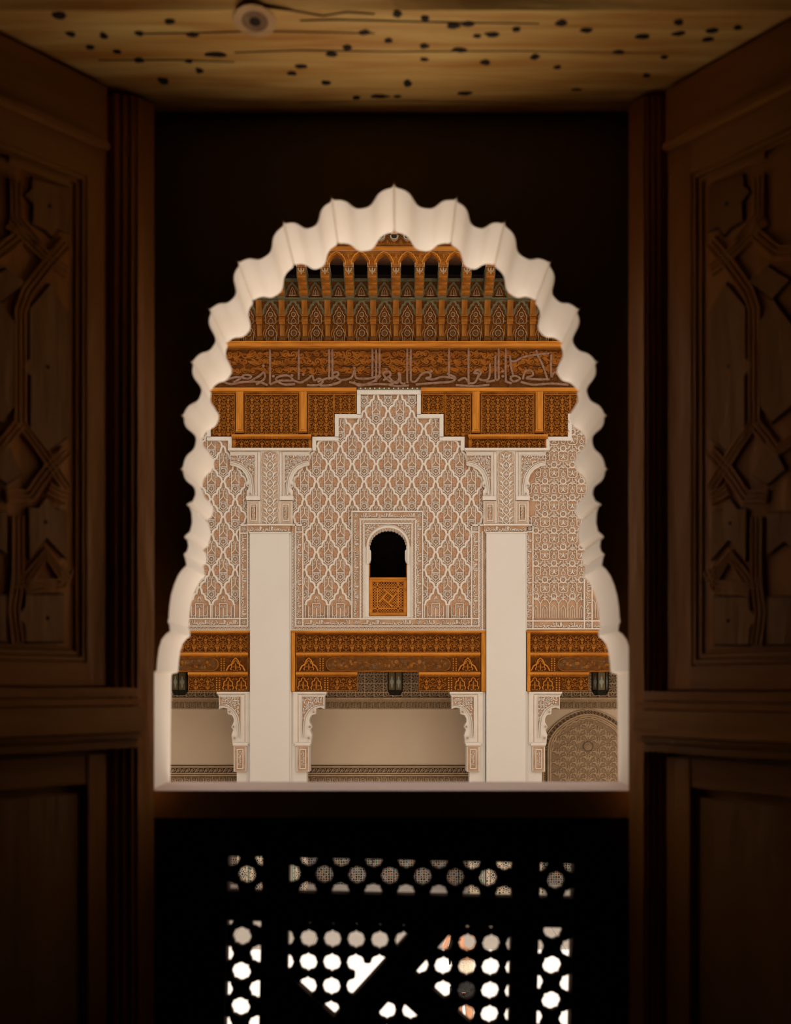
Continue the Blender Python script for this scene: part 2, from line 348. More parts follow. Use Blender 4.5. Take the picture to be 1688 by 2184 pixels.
def wood_unit(nm, rib, dark):                                # carved cedar: pointed trefoil arch with palmette and scrolls (28 x 28)
    q = M(rel=True)
    for sg in (1, -1):
        q.ribbon([(0, 0), (sg * 2.5, 3), (sg * 5.5, 4.2), (sg * 7.5, 7.5), (sg * 6.8, 11), (sg * 10.5, 12.2), (sg * 13.6, 15.5), (sg * 14, 20)], 1.5, 0, 2.4, rib)
        q.spiral(sg * 8.6, 19.5, 4, pi if sg > 0 else 0, 1.1, 1.5, 0, 2.1, rib, sg, 10, [(0, 27.5), (sg * 3, 25)])
        q.leaf(sg * 1.4, 14, sg * 5.4, 7.5, 2.6, 0, 2, rib, -.2 * sg); q.leaf(sg * 9, 7, sg * 13, 1.5, 2.8, 0, 2, rib, .25 * sg)
        q.spiral(sg * 11.5, 5.5, 2.2, 0, .8, 1.1, 0, 2, rib, -sg, 8); q.ribbon([(sg * 10, 26.5), (sg * 14, 24)], 1.2, 0, 2, rib)
        q.leaf(sg * 2, 20, sg * 4.2, 24, 2, 0, 1.8, rib, .2 * sg)
    q.disc(0, 16.5, 2.5, 0, 2.2, rib, 8); q.leaf(0, 4, 0, 13, 2.6, 0, 2.2, rib, 0); q.leaf(0, 27.5, 0, 20, 2.4, 0, 2, rib, 0)
    return q.mesh(nm)
WOODU = wood_unit('scroll_motif', WOOD, WOODD)
def twin_arch_unit():                                        # lowest cedar course: lobed arch with palmette (28 wide, 32 high)
    q = M(rel=True)
    for sg in (1, -1):
        q.ribbon([(0, 1), (sg * 3.6, 3.5), (sg * 4, 8), (sg * 8, 9.4), (sg * 9.4, 14), (sg * 8.6, 18), (sg * 11.5, 22), (sg * 10, 27)], 2.2, 0, 3, WOODB)
        q.spiral(sg * 4.4, 18, 2.8, 0, 1, 1.4, 0, 2.4, WOOD, sg, 9); q.leaf(sg * 1, 27, sg * 7, 25, 2.6, 0, 2.4, WOOD, .2 * sg)
        q.leaf(sg * 8, 6, sg * 12, 1, 2.4, 0, 2, WOOD, .2 * sg)
    q.leaf(0, 27, 0, 7, 4.4, 0, 2.6, WOOD, 0)
    return q.mesh('lobed_arch_motif')
TWIN = twin_arch_unit()
def eave_unit():                                             # painted eave panel between two brackets, origin at its foot (36 wide, 86 high)
    q = M(rel=True)
    for sg in (1, -1):
        q.ribbon([(0, -84), (sg * 5, -81.5), (sg * 6.2, -77), (sg * 10.5, -75.5), (sg * 12, -70), (sg * 15.4, -67), (sg * 15.6, -61), (sg * 18, -58)], 5.6, 0, 1.6, GREEN)
        q.ribbon([(sg * 18, -84), (sg * 9, -85), (0, -86)], 4, 0, 1.4, GREEN)
        q.ribbon([(0, -75), (0, -72), (sg * 3.2, -69.5), (sg * 3.8, -66), (sg * 7, -64), (sg * 8.4, -59), (sg * 12, -55), (sg * 11, -50), (sg * 11, -41)], 1.3, 0, 1.6, PALE)
        q.ribbon([(sg * 11, -41), (0, -41)], 1, 0, 1.4, PALE); q.ribbon([(0, -51.5), (sg * 3.6, -48), (sg * 5.6, -44), (sg * 3, -42)], .9, 0, 1.4, PALE)
        q.ribbon([(0, -37), (sg * 4, -35), (sg * 5.4, -31), (sg * 9, -29), (sg * 10, -24), (sg * 12.5, -22), (sg * 11, -17), (sg * 11, -4)], 1.3, 0, 1.6, PALE)
        q.ribbon([(sg * 7, -14), (sg * 7, -4)], .9, 0, 1.4, PALE); q.ribbon([(sg * 11, -8), (0, -8)], 1, 0, 1.4, PALE)
        q.ribbon([(sg * 12.5, -37), (sg * 12.5, -20), (sg * 16, -10), (sg * 16, -3)], 1.2, 0, 1.3, WOODE); q.ribbon([(0, -54), (sg * 7, -55), (sg * 9, -47)], .9, 0, 1.3, WOOD); q.leaf(sg * 2, -36, sg * 8, -40, 2.2, 0, 1.3, WOODE, .2); q.spiral(sg * 4.5, -11, 2.4, 0, 1, 1, 0, 1.3, WOODE, sg, 8)
        q.spiral(sg * 14, -46, 3, 0, 1, 1.2, 0, 1.6, WOODE, sg, 8); q.leaf(sg * 13, -30, sg * 17, -12, 3, 0, 1.6, WOODE, .1)
    q.ring(0, -58, 4.4, 1.2, 0, 1.6, PALE, 10); q.disc(0, -58, 3.2, 0, 1.2, WOODK, 8); q.ring(0, -22, 6, 1.3, 0, 1.6, PALE, 12); q.disc(0, -22, 4.4, 0, 1.2, WOODK, 10)
    return q.mesh('painted_arch_motif')
EAVEU = eave_unit()
def eave_small():                                            # small olive pointed arch above it, origin at its foot (36 wide, 36 high)
    q = M(rel=True)
    for sg in (1, -1):
        q.ribbon([(0, -32), (sg * 3, -27), (sg * 7, -24), (sg * 9, -18), (sg * 13, -14), (sg * 14.5, -7), (sg * 17, -3)], 5, 0, 1.6, GREEN)
        q.ribbon([(sg * 18, -35), (0, -35)], 4, 0, 1.8, GREEN); q.ribbon([(0, -22), (sg * 2.4, -18), (sg * 5, -13), (sg * 7, -4)], .9, 0, 1.3, PALE)
        q.ribbon([(sg * 3.4, -13), (sg * 3.4, -3)], .9, 0, 1.3, PALE); q.leaf(sg * 10, -24, sg * 17, -28, 2.6, 0, 1.4, WOODK, .2 * sg)
    q.ribbon([(-8, -4), (8, -4)], .9, 0, 1.3, PALE); q.ribbon([(0, -16), (0, -3)], .9, 0, 1.3, PALE)
    return q.mesh('olive_arch_motif')
EAVES = eave_small()
def star_unit():                                             # gallery star frieze tile 20 x 20
    q = M(rel=True)
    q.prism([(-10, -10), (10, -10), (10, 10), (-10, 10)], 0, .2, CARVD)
    for i in range(8):
        a = i * pi / 4
        q.ribbon([(2.2 * cos(a), 2.2 * sin(a)), (6 * cos(a + .25), 6 * sin(a + .25)), (13 * cos(a + .39), 13 * sin(a + .39))], 1.1, 0, 1.8, CARV)
        q.ribbon([(10 * cos(a), 10 * sin(a)), (7 * cos(a + .39), 7 * sin(a + .39))], .9, 0, 1.6, CARV)
        q.leaf(2.4 * cos(a), 2.4 * sin(a), 6.5 * cos(a), 6.5 * sin(a), 1.6, 0, 1.2, CARVM, 0)
    q.frame(-10, 10, -10, 10, .9, 0, 1.8, CARV); q.disc(0, 0, 1.6, 0, 1.6, CARVM, 8)
    return q.mesh('star_motif')
STAR = star_unit()
def curl_unit():                                             # tympanum: mirrored hooked leaves (43 x 23)
    q = M(rel=True)
    for sg in (1, -1):
        q.spiral(sg * 4.4, -3.5, 3.4, pi / 2, .9, 1.7, 0, 2.2, CARV, -sg, 10, [(sg * 1.5, 7), (sg * 2, 2)])
        q.dome(sg * 4.4, -3.6, 1.5, 1.8, .2, .8, CARVD, 8)
        q.leaf(sg * 3, 8, sg * 15, 1, 4.4, 0, 2.2, CARV, -.28 * sg); q.leaf(sg * 15, 1, sg * 20, 8, 3.4, 0, 1.8, CARV, .2 * sg)
        q.spiral(sg * 12, -5, 3, 0, 1.1, 1.3, 0, 1.8, CARV, sg, 9); q.leaf(sg * 16, -8, sg * 20.5, -2, 2.4, 0, 1.6, CARV, -.2 * sg)
        q.ribbon([(sg * 8, 9.5), (sg * 13, 7), (sg * 18, 10.5)], 1.1, 0, 1.6, CARV)
    q.leaf(0, 8, 0, -9, 2.6, 0, 1.8, CARV, 0)
    return q.mesh('hooked_leaf_motif')
CURL = curl_unit()

GLY = {  # simple thuluth strokes in a unit cell, y up from the baseline; value = (advance, strokes)
 'a': (.22, [[(.1, .02), (.1, 1)]]), 'l': (.34, [[(.26, 1), (.24, .12), (.12, 0), (0, .06)]]),
 'h': (.42, [[(.4, .06), (.28, .42), (.08, .4), (.06, .12), (.22, .04), (.3, .24)]]), 'w': (.42, [[(.38, .34), (.2, .44), (.16, .22), (.36, .24), (.3, -.02), (.06, -.16)]]),
 'm': (.4, [[(.4, .08), (.3, .32), (.14, .28), (.2, .06), (0, .04)]]), 'n': (.5, [[(.46, .4), (.42, .02), (.22, -.14), (.02, .04), (.02, .28)]]),
 'k': (.55, [[(.08, .9), (.46, .7), (.14, .48), (.5, .34), (.48, .06), (0, .04)]]), 's': (.66, [[(.64, .3), (.56, .06), (.46, .26), (.36, .06), (.26, .28), (.2, -.06), (.02, .02)]]),
 'r': (.3, [[(.28, .3), (.2, 0), (.02, -.16)]]), 'y': (.55, [[(.5, .3), (.3, .34), (.34, .12), (.5, 0), (.3, -.18), (.02, -.02)]]), 'd': (.4, [[(.1, .48), (.32, .24), (.06, .04)]]),
 'b': (.5, [[(.48, .3), (.42, .06), (.06, .06), (.02, .28)]]), 'j': (.5, [[(.06, .36), (.44, .34), (.1, .12), (.3, -.14), (.48, -.08)]])}
WORDS = ['alh', 'wld', 'kn', 'alms', 'ry', 'allh', 'hmd', 'bsm', 'jnw', 'lkm', 'alh', 'ysr', 'mlk', 'wn']
def script(q, x0, x1, y0, y1, seed, mt, z0=0, z1=2.4, vert=False, lw=None, up=True):
    """a band of joined letters between x0..x1, y0..y1 (vert: it climbs the band)"""
    rnd = random.Random(seed); Lg = (y1 - y0) if vert else (x1 - x0); H = (x1 - x0) if vert else (y1 - y0)
    lw = lw or max(1.2, H * .125); cap = H * .78; u = 0.0; wi = rnd.randrange(len(WORDS))
    def mp(a, b):                                          # a along the band from its right end, b up from its foot
        return (x0 + b, y1 - (Lg - a)) if vert else (x0 + a, y1 - b)
    while u < Lg - cap * .3:
        for ch in reversed(WORDS[wi % len(WORDS)]):
            adv, st = GLY[ch]
            if u + adv * cap > Lg: u = Lg; break
            for s_ in st:
                pts = [mp(u + p[0] * cap, H * .2 + p[1] * cap * .92) for p in s_]
                q.ribbon(pts, lw, z0, z1, mt)
            u += adv * cap
        if u + cap * .2 < Lg: q.disc(*mp(u + cap * .03, H * (.72 if wi % 2 else .5)), lw * .6, z0, z1, mt, 6)
        u += cap * .1; wi += 1
def zigzag(q, x0, x1, y0, y1, mt, z0=0, z1=1.6, step=7, vert=False, lw=1.1):
    L_ = (y1 - y0) if vert else (x1 - x0); n = max(2, int(L_ / step)); h = ((x1 - x0) if vert else (y1 - y0))
    for i in range(n):
        a = i * L_ / n; b = a + L_ / n * .5; c = a + L_ / n; f = (lambda t, o: (x0 + o, y0 + t)) if vert else (lambda t, o: (x0 + t, y0 + o))
        q.ribbon([f(a, h * .85), f(lerp(a, b, .6), h * .3), f(b, h * .15), f(lerp(b, c, .4), h * .3), f(c, h * .85)], lw, z0, z1, mt)
        q.disc(*f(b, h * .68), h * .16, z0, z1, mt, 6)
def rosette(q, x0, x1, y0, y1, mt, z1=2):
    cx, cy, r = (x0 + x1) / 2, (y0 + y1) / 2, min(x1 - x0, y1 - y0) / 2
    for i in range(8):
        a = i * pi / 4; q.ribbon([(cx + r * .25 * cos(a), cy + r * .25 * sin(a)), (cx + r * .62 * cos(a + .39), cy + r * .62 * sin(a + .39)), (cx + r * .9 * cos(a), cy + r * .9 * sin(a))], .9, 0, z1, mt)
    q.ring(cx, cy, r * .3, .9, 0, z1, mt, 8)
def dots(q, x0, x1, y0, y1, mt, z1=1.5, step=4.6, vert=False):
    L_ = (y1 - y0) if vert else (x1 - x0); n = int(L_ / step)
    for i in range(n):
        t = (i + .5) * L_ / n
        if vert: q.box(x0, x1, y0 + t - step * .3, y0 + t + step * .3, 0, z1, mt)
        else: q.box(x0 + t - step * .3, x0 + t + step * .3, y0, y1, 0, z1, mt)

# ------------------------------------------------------------------ the courtyard: floor, walls, gallery
ZF = -4.95; YG = 25.8; YI, YO = 1.9, 2.08     # courtyard floor, gallery back wall, inner and outer face of our own wall
def boxm(name, x0, x1, y0, y1, z0, z1, mt, kind='structure', label=None, cat=None):
    q = M(raw=True); q.box(x0, x1, y0, y1, z0, z1, mt); return q.top(name, label, cat, kind=kind)
fl = empty('floor', (0, 12, ZF), 'pale marble courtyard floor of large square slabs', 'floor', kind='structure')
q = M(raw=True); q.box(-13, 13, YO, YG + .4, ZF - .4, ZF - .012, CARVD); q.part('joint_bed', fl)
q = M(raw=True); q.box(-.797, .797, -.797, .797, -.05, 0, MARBLE); slab = q.mesh('slab')
q = M(raw=True); q.box(-.797, .797, -.797, .797, -.05, 0, MARBLE2); slab2 = q.mesh('slab')
rnd = random.Random(3)
for j in range(15):
    for i in range(16):
        inst(slab if rnd.random() < .6 else slab2, 'slab', fl, (-12 + 1.6 * i + rnd.uniform(-.002, .002), 2.9 + 1.6 * j, ZF + rnd.uniform(-.004, .003)))
SIDE = mat('side_plaster', (.80, .74, .67), (.76, .70, .62), 1.2, .9)
boxm('wall_left', -11.4, -11, YO, 26.2, ZF - .4, 10.4, SIDE, label='plain plastered side wall of the courtyard')
boxm('wall_right', 11, 11.4, YO, 26.2, ZF - .4, 10.4, SIDE, label='plain plastered side wall of the courtyard')
q = M(); q.prism([(-337, 470), (2027, 470), (2027, 1345), (-337, 1345)], -45, 0, TAN, holes=[[(786, 1126), (870, 1126), (870, 1316), (786, 1316)]], back=True)
q.top('wall_back', 'carved courtyard facade behind the stucco and cedar', 'wall', kind='structure')
zc = P(0, 1345).z
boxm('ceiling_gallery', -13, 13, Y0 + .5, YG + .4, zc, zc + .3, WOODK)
# dark chamber behind the far window
xa, xb, za, zb = P(770, 0).x, P(886, 0).x, P(0, 1330).z, P(0, 1110).z
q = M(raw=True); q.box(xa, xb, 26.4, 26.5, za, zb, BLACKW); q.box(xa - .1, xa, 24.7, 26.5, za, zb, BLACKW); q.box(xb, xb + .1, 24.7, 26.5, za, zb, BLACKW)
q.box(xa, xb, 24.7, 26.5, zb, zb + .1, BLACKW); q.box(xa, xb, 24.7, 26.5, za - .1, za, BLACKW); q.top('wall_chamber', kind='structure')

# gallery back wall with its carved friezes
gw = empty('wall_gallery', (0, YG, ZF), 'beige gallery wall with carved friezes behind the pillars', 'wall', kind='structure')
kg = YG / Y0
q = M(YG); q.box(-260, 1950, 1340, 1880, -30, 0, BEIGE); q.part('plaster', gw)
def gloc(x, y, w=0): p = P(x, y, YG); p.y -= w * K0; return p
for a, b in ((120, 536), (620, 1036), (1120, 1536)):
    n = round((b - a) / 19.6)
    for j in range(4):
        for i in range(n): inst(STAR, 'star_motif', gw, gloc(a + (b - a) * (i + .5) / n, 1428 + 19.6 * j, .2), (kg * (b - a) / n / 20, kg, kg * .98))
q = M(YG)
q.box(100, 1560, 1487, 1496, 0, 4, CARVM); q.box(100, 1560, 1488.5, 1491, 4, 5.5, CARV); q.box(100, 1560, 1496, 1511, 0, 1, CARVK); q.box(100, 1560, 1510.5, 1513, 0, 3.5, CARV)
q.part('frieze_moulding', gw)
q = M(YG)
for a, b in ((120, 536), (640, 1010), (1170, 1530)):        # angular kufic letters
    x = a
    while x < b - 14:
        q.ribbon([(x, 1508.5), (x + 11, 1508.5)], 1.3, 1, 3, CARV); q.ribbon([(x + 1, 1508), (x + 1, 1498)], 1.2, 1, 3, CARV); q.ribbon([(x + 4, 1508), (x + 4, 1498.5), (x + 8, 1498.5)], 1.1, 1, 3, CARV)
        q.ribbon([(x + 5.6, 1505), (x + 9.5, 1502), (x + 6, 1501)], 1, 1, 3, CARV); q.ribbon([(x + 10.8, 1508), (x + 10.8, 1499)], 1.1, 1, 3, CARV); q.spiral(x + 8.6, 1505.6, 1.6, 0, .8, .7, 1, 2.6, CARV, 1, 7); x += 13
q.part('kufic_inscription', gw)
q = M(YG)
for a, b in ((120, 520), (600, 1030)):
    q.box(a, b, 1631.5, 1634, 0, 3, CARVD); q.box(a, b, 1634, 1637, 0, 4, CARV); q.box(a, b, 1637, 1648, 0, .6, CARVD); q.box(a, b, 1648, 1650.5, 0, 4, CARV); q.box(a, b, 1650.5, 1652.5, 0, 2, CARVD); q.box(a, b, 1652.5, 1655, 0, 4, CARV)
    q.box(a, b, 1655, 1680, 0, .6, CARVK); q.box(a, b, 1680, 1686, 0, 4, CARV)
    x = a
    while x < b - 9:
        q.ribbon([(x + 1, 1646.5), (x + 1.6, 1639), (x + 5, 1638.6), (x + 5.4, 1643), (x + 2.4, 1644)], 1.3, .6, 3, CARV); q.leaf(x + 5.5, 1647, x + 9, 1639, 2.4, .6, 3, CARV, .2); x += 10
    x = a + 4; i = 0
    while x < b - 8:
        q.spiral(x + 6, 1663, 5, i * 1.3, 1.1, 1.6, .6, 2.8, CARV, 1 if i % 2 else -1, 11); q.leaf(x + 1, 1672, x + 10, 1676, 3, .6, 2.6, CARV, .2); q.ribbon([(x, 1657), (x, 1678)], 1.1, .6, 2.6, CARV); q.leaf(x + 12, 1660, x + 14, 1672, 2.6, .6, 2.6, CARV, .2); x += 15; i += 1
q.part('floral_frieze', gw)
q = M(YG); q.box(-260, 1950, 1720, 1886, 0, 1, ZELS); q.part('tile_dado', gw)
q = M(YG)
for x in range(380, 1330, 46): q.box(x, x + 1.2, 1720, 1886, 1, 1.5, IRON)
q.box(-260, 1950, 1716, 1720, 0, 2.5, GLAZE); q.part('dado_border', gw)

# blind arch with carved tympanum on the gallery wall, right-hand bay
ba = empty('blind_arch', gloc(1254.7, 1700), 'pointed blind arch filled with carved leaves, in the gallery right of the pillars', 'arch')
def parch(r, cx=1254.7, top=1512.5, spring=1602, hw=97, n=16):
    """pointed arch outline shrunk by r pixels"""
    h = spring - top - r * .95; hw -= r; out = []
    for i in range(n): t = i / (n - 1); out.append((cx - hw * (1 - t) ** 1.0 * (1 + .62 * t * (1 - t) * 1.6), spring - h * (sin(t * pi / 2) ** .86)))
    return out + [(2 * cx - x, y) for x, y in out[-2::-1]]
q = M(YG)
def aband(r0, r1, z, mt):
    a, b = parch(r0), parch(r1); a = [(a[0][0], 1700)] + a + [(a[-1][0], 1700)]; b = [(b[0][0], 1700)] + b + [(b[-1][0], 1700)]
    q.prism(a + b[::-1], 0, z, mt)
aband(0, 2.2, 4.5, CARV); aband(2.2, 10, 2, CARVD); aband(10, 12.5, 4.5, CARV); aband(12.5, 15.5, 3, CARVM); aband(15.5, 18, 4, CARV); q.part('archivolt', ba)
q = M(YG); a = parch(6)
for i in range(len(a) - 1):
    L_ = hypot(a[i + 1][0] - a[i][0], a[i + 1][1] - a[i][1]); m_ = max(1, int(L_ / 6))
    for t in range(m_):
        x, y = lerp(a[i][0], a[i + 1][0], (t + .5) / m_), lerp(a[i][1], a[i + 1][1], (t + .5) / m_); ux, uy = (a[i + 1][0] - a[i][0]) / L_, (a[i + 1][1] - a[i][1]) / L_
        q.ribbon([(x - ux * 2.4 + uy * 3, y - uy * 2.4 - ux * 3), (x + ux * 2 + uy * 1, y + uy * 2 - ux * 1), (x - ux * 1.5 - uy * 1.5, y - uy * 1.5 + ux * 1.5), (x + ux * 2 - uy * 3, y + uy * 2 + ux * 3)], 1.2, 2, 4, CARV)
for y in range(1606, 1700, 8):
    for x in (1160.6, 1348.8): q.ribbon([(x - 2.5, y), (x + 2, y + 2), (x - 2, y + 4), (x + 2.5, y + 6)], 1.2, 2, 4, CARV)
q.part('arch_lettering', ba)
q = M(YG); a = parch(19.5); q.ribbon([(x + 1.5 * (i % 2), y + 2.2 * (i % 2)) for i, (x, y) in enumerate(a)], 2.6, 0, 3, CARV)
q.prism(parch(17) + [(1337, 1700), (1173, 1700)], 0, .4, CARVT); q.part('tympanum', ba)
inner = parch(19)
def in_arch(x, y):
    if y > 1602: return 1180 < x < 1330
    b = [p for p in inner if p[0] <= 1254.7]
    for i in range(len(b) - 1):
        if b[i + 1][1] <= y <= b[i][1]: xl = lerp(b[i][0], b[i + 1][0], (b[i][1] - y) / (b[i][1] - b[i + 1][1] + 1e-6)); return xl + 7 < x < 2 * 1254.7 - xl - 7
    return False
for j in range(16):
    for i in range(-3, 4):
        x, y = 1254.7 + 42.6 * i + (21.3 if j % 2 else 0), 1544 + 11.6 * j
        if in_arch(x, y) and hypot(x - 1254.7, y - 1591.8) > 17: inst(CURL, 'hooked_leaf_motif', ba, gloc(x, y, .4), (kg * .98, kg, kg * .74))
q = M(YG); q.disc(1254.7, 1591.8, 11, 0, 2.4, CARVM, 28); q.ring(1254.7, 1591.8, 10, 1.6, 2, 4, GREEN, 28); rosette(q, 1246, 1263.4, 1583, 1600.6, CARV, 3.6); q.part('medallion', ba)

# ------------------------------------------------------------------ far facade: stucco panels
_bz = [0]
def BZ():
    _bz[0] = (_bz[0] + 1) % 7; return 3.4 + .02 * _bz[0]
def arabesque(q, poly, step, seed, mt, z0=0, z1=2.2, wd=1.2, r=.5):
    rnd = random.Random(seed)
    xs = [p[0] for p in poly]; ys = [p[1] for p in poly]
    def inside(x, y):
        c = False; j = len(poly) - 1
        for i in range(len(poly)):
            (x1, y1), (x2, y2) = poly[i], poly[j]
            if (y1 > y) != (y2 > y) and x < (x2 - x1) * (y - y1) / (y2 - y1) + x1: c = not c
            j = i
        return c
    y = min(ys) + step * .5; k = 0
    while y < max(ys):
        x = min(xs) + step * (.5 if k % 2 else .25)
        while x < max(xs):
            a, b = x + rnd.uniform(-.15, .15) * step, y + rnd.uniform(-.15, .15) * step; m_ = step * .38
            if all(inside(a + dx, b + dy) for dx, dy in ((m_, 0), (-m_, 0), (0, m_), (0, -m_))):
                g = rnd.random()
                if g < .62: q.spiral(a, b, step * r, rnd.uniform(0, 6.28), rnd.uniform(.8, 1.25), wd, z0, z1, mt, rnd.choice((1, -1)), 10)
                else:
                    t = rnd.uniform(0, 6.28); q.leaf(a - cos(t) * step * .5, b - sin(t) * step * .5, a + cos(t) * step * .5, b + sin(t) * step * .5, wd * 2.1, z0, z1, mt, rnd.uniform(-.3, .3))
            x += step
        y += step * .86; k += 1
PX, PY = 50.9, 37.55
def sebka_field(root, cx, test, unit, px=PX, py=PY, y0=838.5, j0=-1, j1=10, base=None, n=6, name='lozenge_motif'):
    for j in range(j0, j1 + 1):
        for i in range(-n, n + 1):
            x, y = cx + px * i + (px / 2 if j % 2 == 0 else 0), y0 + py * j
            if test(x, y, j): inst(base if (base and j == j1) else unit, 'colonnette_motif' if (base and j == j1) else name, root, P(x, y))
sp = empty('stucco_panel', P(828, 1345), 'stepped white stucco panel of lozenge tracery around the dark arched window', 'stucco panel', 'carved stucco panels of the facade')
def mid_test(x, y, j):
    c = y + 37
    hw = 62 if c < 880 else 112 if c < 928 else 164 if c < 968 else 206
    if y > 1215: hw = 190
    if abs(x - 828) > hw + 12: return False
    return not (x - 22 > 752 and x + 22 < 901 and y > 1085)
sebka_field(sp, 828, mid_test, SEBKA, j1=11, base=SEBKAB)
def stepped(q, cx):
    for a, b, y0_, y1_ in ((-66, 70, 833, 842.5), (-113, -58, 885, 893), (62, 118, 885, 893), (-161, -105, 933, 941), (110, 163, 933, 941)): q.box(cx + a, cx + b, y0_, y1_, 0, 6.5, WHITE)
    for a, b, y0_, y1_ in ((-66, -58, 842, 886), (62, 70, 842, 886), (-113, -105, 893, 934), (110, 118, 893, 934), (-161, -153, 941, 962), (155, 163, 941, 962)): q.box(cx + a, cx + b, y0_, y1_, 0, 6.5, WHITE)
q = M(); stepped(q, 828); q.part('stepped_border', sp)
q = M(); q.box(764, 896, 828.5, 833, 0, 8, GREEN)
for i in range(13): q.disc(770 + 10 * i, 830.8, 1.5, 8, 9, WHITE, 6)
q.part('dotted_fillet', sp)
def vline(q, x, y0, y1, w=2.6, z=6.2): q.box(x - w / 2, x + w / 2, y0, y1, 0, z, WHITE)
def hline(q, x0, x1, y, w=2.6, z=6.35): q.box(x0, x1, y - w / 2, y + w / 2, 0, z, WHITE)
q = M()
for a, b in ((622, 648.5), (1004.5, 1036)):
    q.box(a, b, 1122, 1345, 0, BZ(), TAN); q.box(a, b, 1119, 1122.6, 0, 6.2, WHITE)
q.box(622, 1036, 1320, 1345, 0, BZ(), TAN); q.box(750, 902.5, 1091, 1345, 0, BZ(), TAN) if 0 else None
for x in (631.6, 646.8, 1006, 1021.6): vline(q, x, 1120, 1337)
for x in (623.6, 1029.5): vline(q, x, 1134, 1345, 2)
for y in (1319.5, 1335.5): hline(q, 632, 1021, y)
hline(q, 622, 1036, 1344, 2.2); hline(q, 632, 648, 1135.5); hline(q, 1006, 1021, 1135.5)
q.part('border_frame', sp)
q = M()
script(q, 633.4, 645, 1139, 1317, 1, WHITE, 3.5, 5.8, True); script(q, 1008, 1020, 1139, 1317, 2, WHITE, 3.5, 5.8, True)
script(q, 650, 748, 1321.5, 1334, 3, WHITE, 3.5, 5.8); script(q, 770, 884, 1321.5, 1334, 4, WHITE, 3.5, 5.8); script(q, 904, 1004, 1321.5, 1334, 5, WHITE, 3.5, 5.8)
q.part('inscription', sp)
q = M()
for b in ((633, 645.5, 1123, 1134), (1007.5, 1020.5, 1123, 1134), (633, 645.5, 1321.5, 1334), (1007.5, 1020.5, 1321.5, 1334), (754, 766.5, 1321.5, 1334), (887.5, 900, 1321.5, 1334)): rosette(q, *b, WHITE, 5.6)
q.part('corner_rosette', sp)
q = M(); zigzag(q, 624, 630.5, 1137, 1343, WHITE, 3.5, 5, 7, True); zigzag(q, 1022.8, 1029, 1137, 1343, WHITE, 3.5, 5, 7, True); zigzag(q, 632, 1022, 1337, 1343, WHITE, 3.5, 5, 8); q.part('leaf_border', sp)
# side panels (only their inner edges show past the arch)
sl = empty('stucco_panel', P(400, 1345), 'white stucco panel of lozenge tracery left of the left pillar', 'stucco panel', 'carved stucco panels of the facade')
def left_test(x, y, j):
    c = y + 37; hw = 62 if c < 880 else 112 if c < 928 else 164 if c < 968 else 208
    return abs(x - 326) < hw + 12 and x > 120 and not (y > 1215 and (x > 505 or x < 146))
sebka_field(sl, 324, left_test, SEBKA, j1=11, base=SEBKAB)
q = M(); stepped(q, 332.5); q.part('stepped_border', sl)
q = M(); q.box(511, 536, 1122, 1345, 0, BZ(), TAN); q.box(120, 536, 1320, 1345, 0, BZ(), TAN); q.box(511, 530, 1119, 1122.6, 0, 6.2, WHITE)
for x in (512.6, 529): vline(q, x, 1120, 1337)
vline(q, 534.6, 1134, 1345, 2)
for y in (1319.5, 1335.5): hline(q, 120, 529, y)
hline(q, 120, 536, 1344, 2.2); hline(q, 512, 530, 1138); q.part('border_frame', sl)
q = M(); script(q, 514.5, 527.5, 1141, 1317, 6, WHITE, 3.5, 5.8, True); script(q, 130, 510, 1321.5, 1334, 7, WHITE, 3.5, 5.8); q.part('inscription', sl)
q = M(); rosette(q, 514.5, 527.5, 1123.5, 1136, WHITE, 5.6); rosette(q, 514.5, 527.5, 1321.5, 1334, WHITE, 5.6); q.part('corner_rosette', sl)
q = M(); zigzag(q, 530.2, 535, 1140, 1343, WHITE, 3.5, 5, 7, True); zigzag(q, 120, 530, 1337, 1343, WHITE, 3.5, 5, 8); q.part('leaf_border', sl)
sr = empty('stucco_panel', P(1240, 1345), 'white stucco panel of roundels and knots right of the right pillar', 'stucco panel', 'carved stucco panels of the facade')
for j in range(11):
    for i in range(11):
        x, y = 1143 + 39 * i + (19.5 if j % 2 else 0) - (19.5 if j % 2 == 0 and 0 else 0), 894 + 35 * j
        if x < 1530 and (y > 910 or x > 1205) and not (y > 1225 and 1240 < x < 1268): inst(ARAB, 'roundel_motif', sr, P(x, y))
q = M()
for i in range(21):
    x = 1143 + 19.5 * i
    for sg in (1, -1):
        q.ribbon([(x + sg * 9.7, 1318), (x + sg * 9.7, 1288), (x + sg * 6, 1281), (x, 1277)], 1.4, 0, 2.8, WHITE); q.ribbon([(x + sg * 4.4, 1318), (x + sg * 4.4, 1298), (x, 1291)], 1.1, 0, 2.4, WHITE)
    q.leaf(x, 1281, x, 1272, 2.8, 0, 2.4, WHITE, 0); q.ribbon([(x, 1318), (x, 1300)], 1.1, 0, 2.2, WHITE); q.disc(x, 1313, 2, 0, 2, DOME, 8)
q.part('colonnette_row', sr)
q = M(); q.box(1119, 1137, 1135, 1345, 0, BZ(), TAN); q.box(1119, 1536, 1325, 1345, 0, BZ(), TAN); q.box(1246, 1262, 1232, 1345, 0, BZ(), TAN)
for x in (1136.5, 1246, 1262.5): vline(q, x, 1120 if x < 1200 else 1236, 1342)
for y in (1324.5, 1341.5): hline(q, 1119, 1536, y)
q.box(1126, 1138, 1119, 1122, 0, 6.2, WHITE); hline(q, 1119, 1138, 1135); q.part('border_frame', sr)
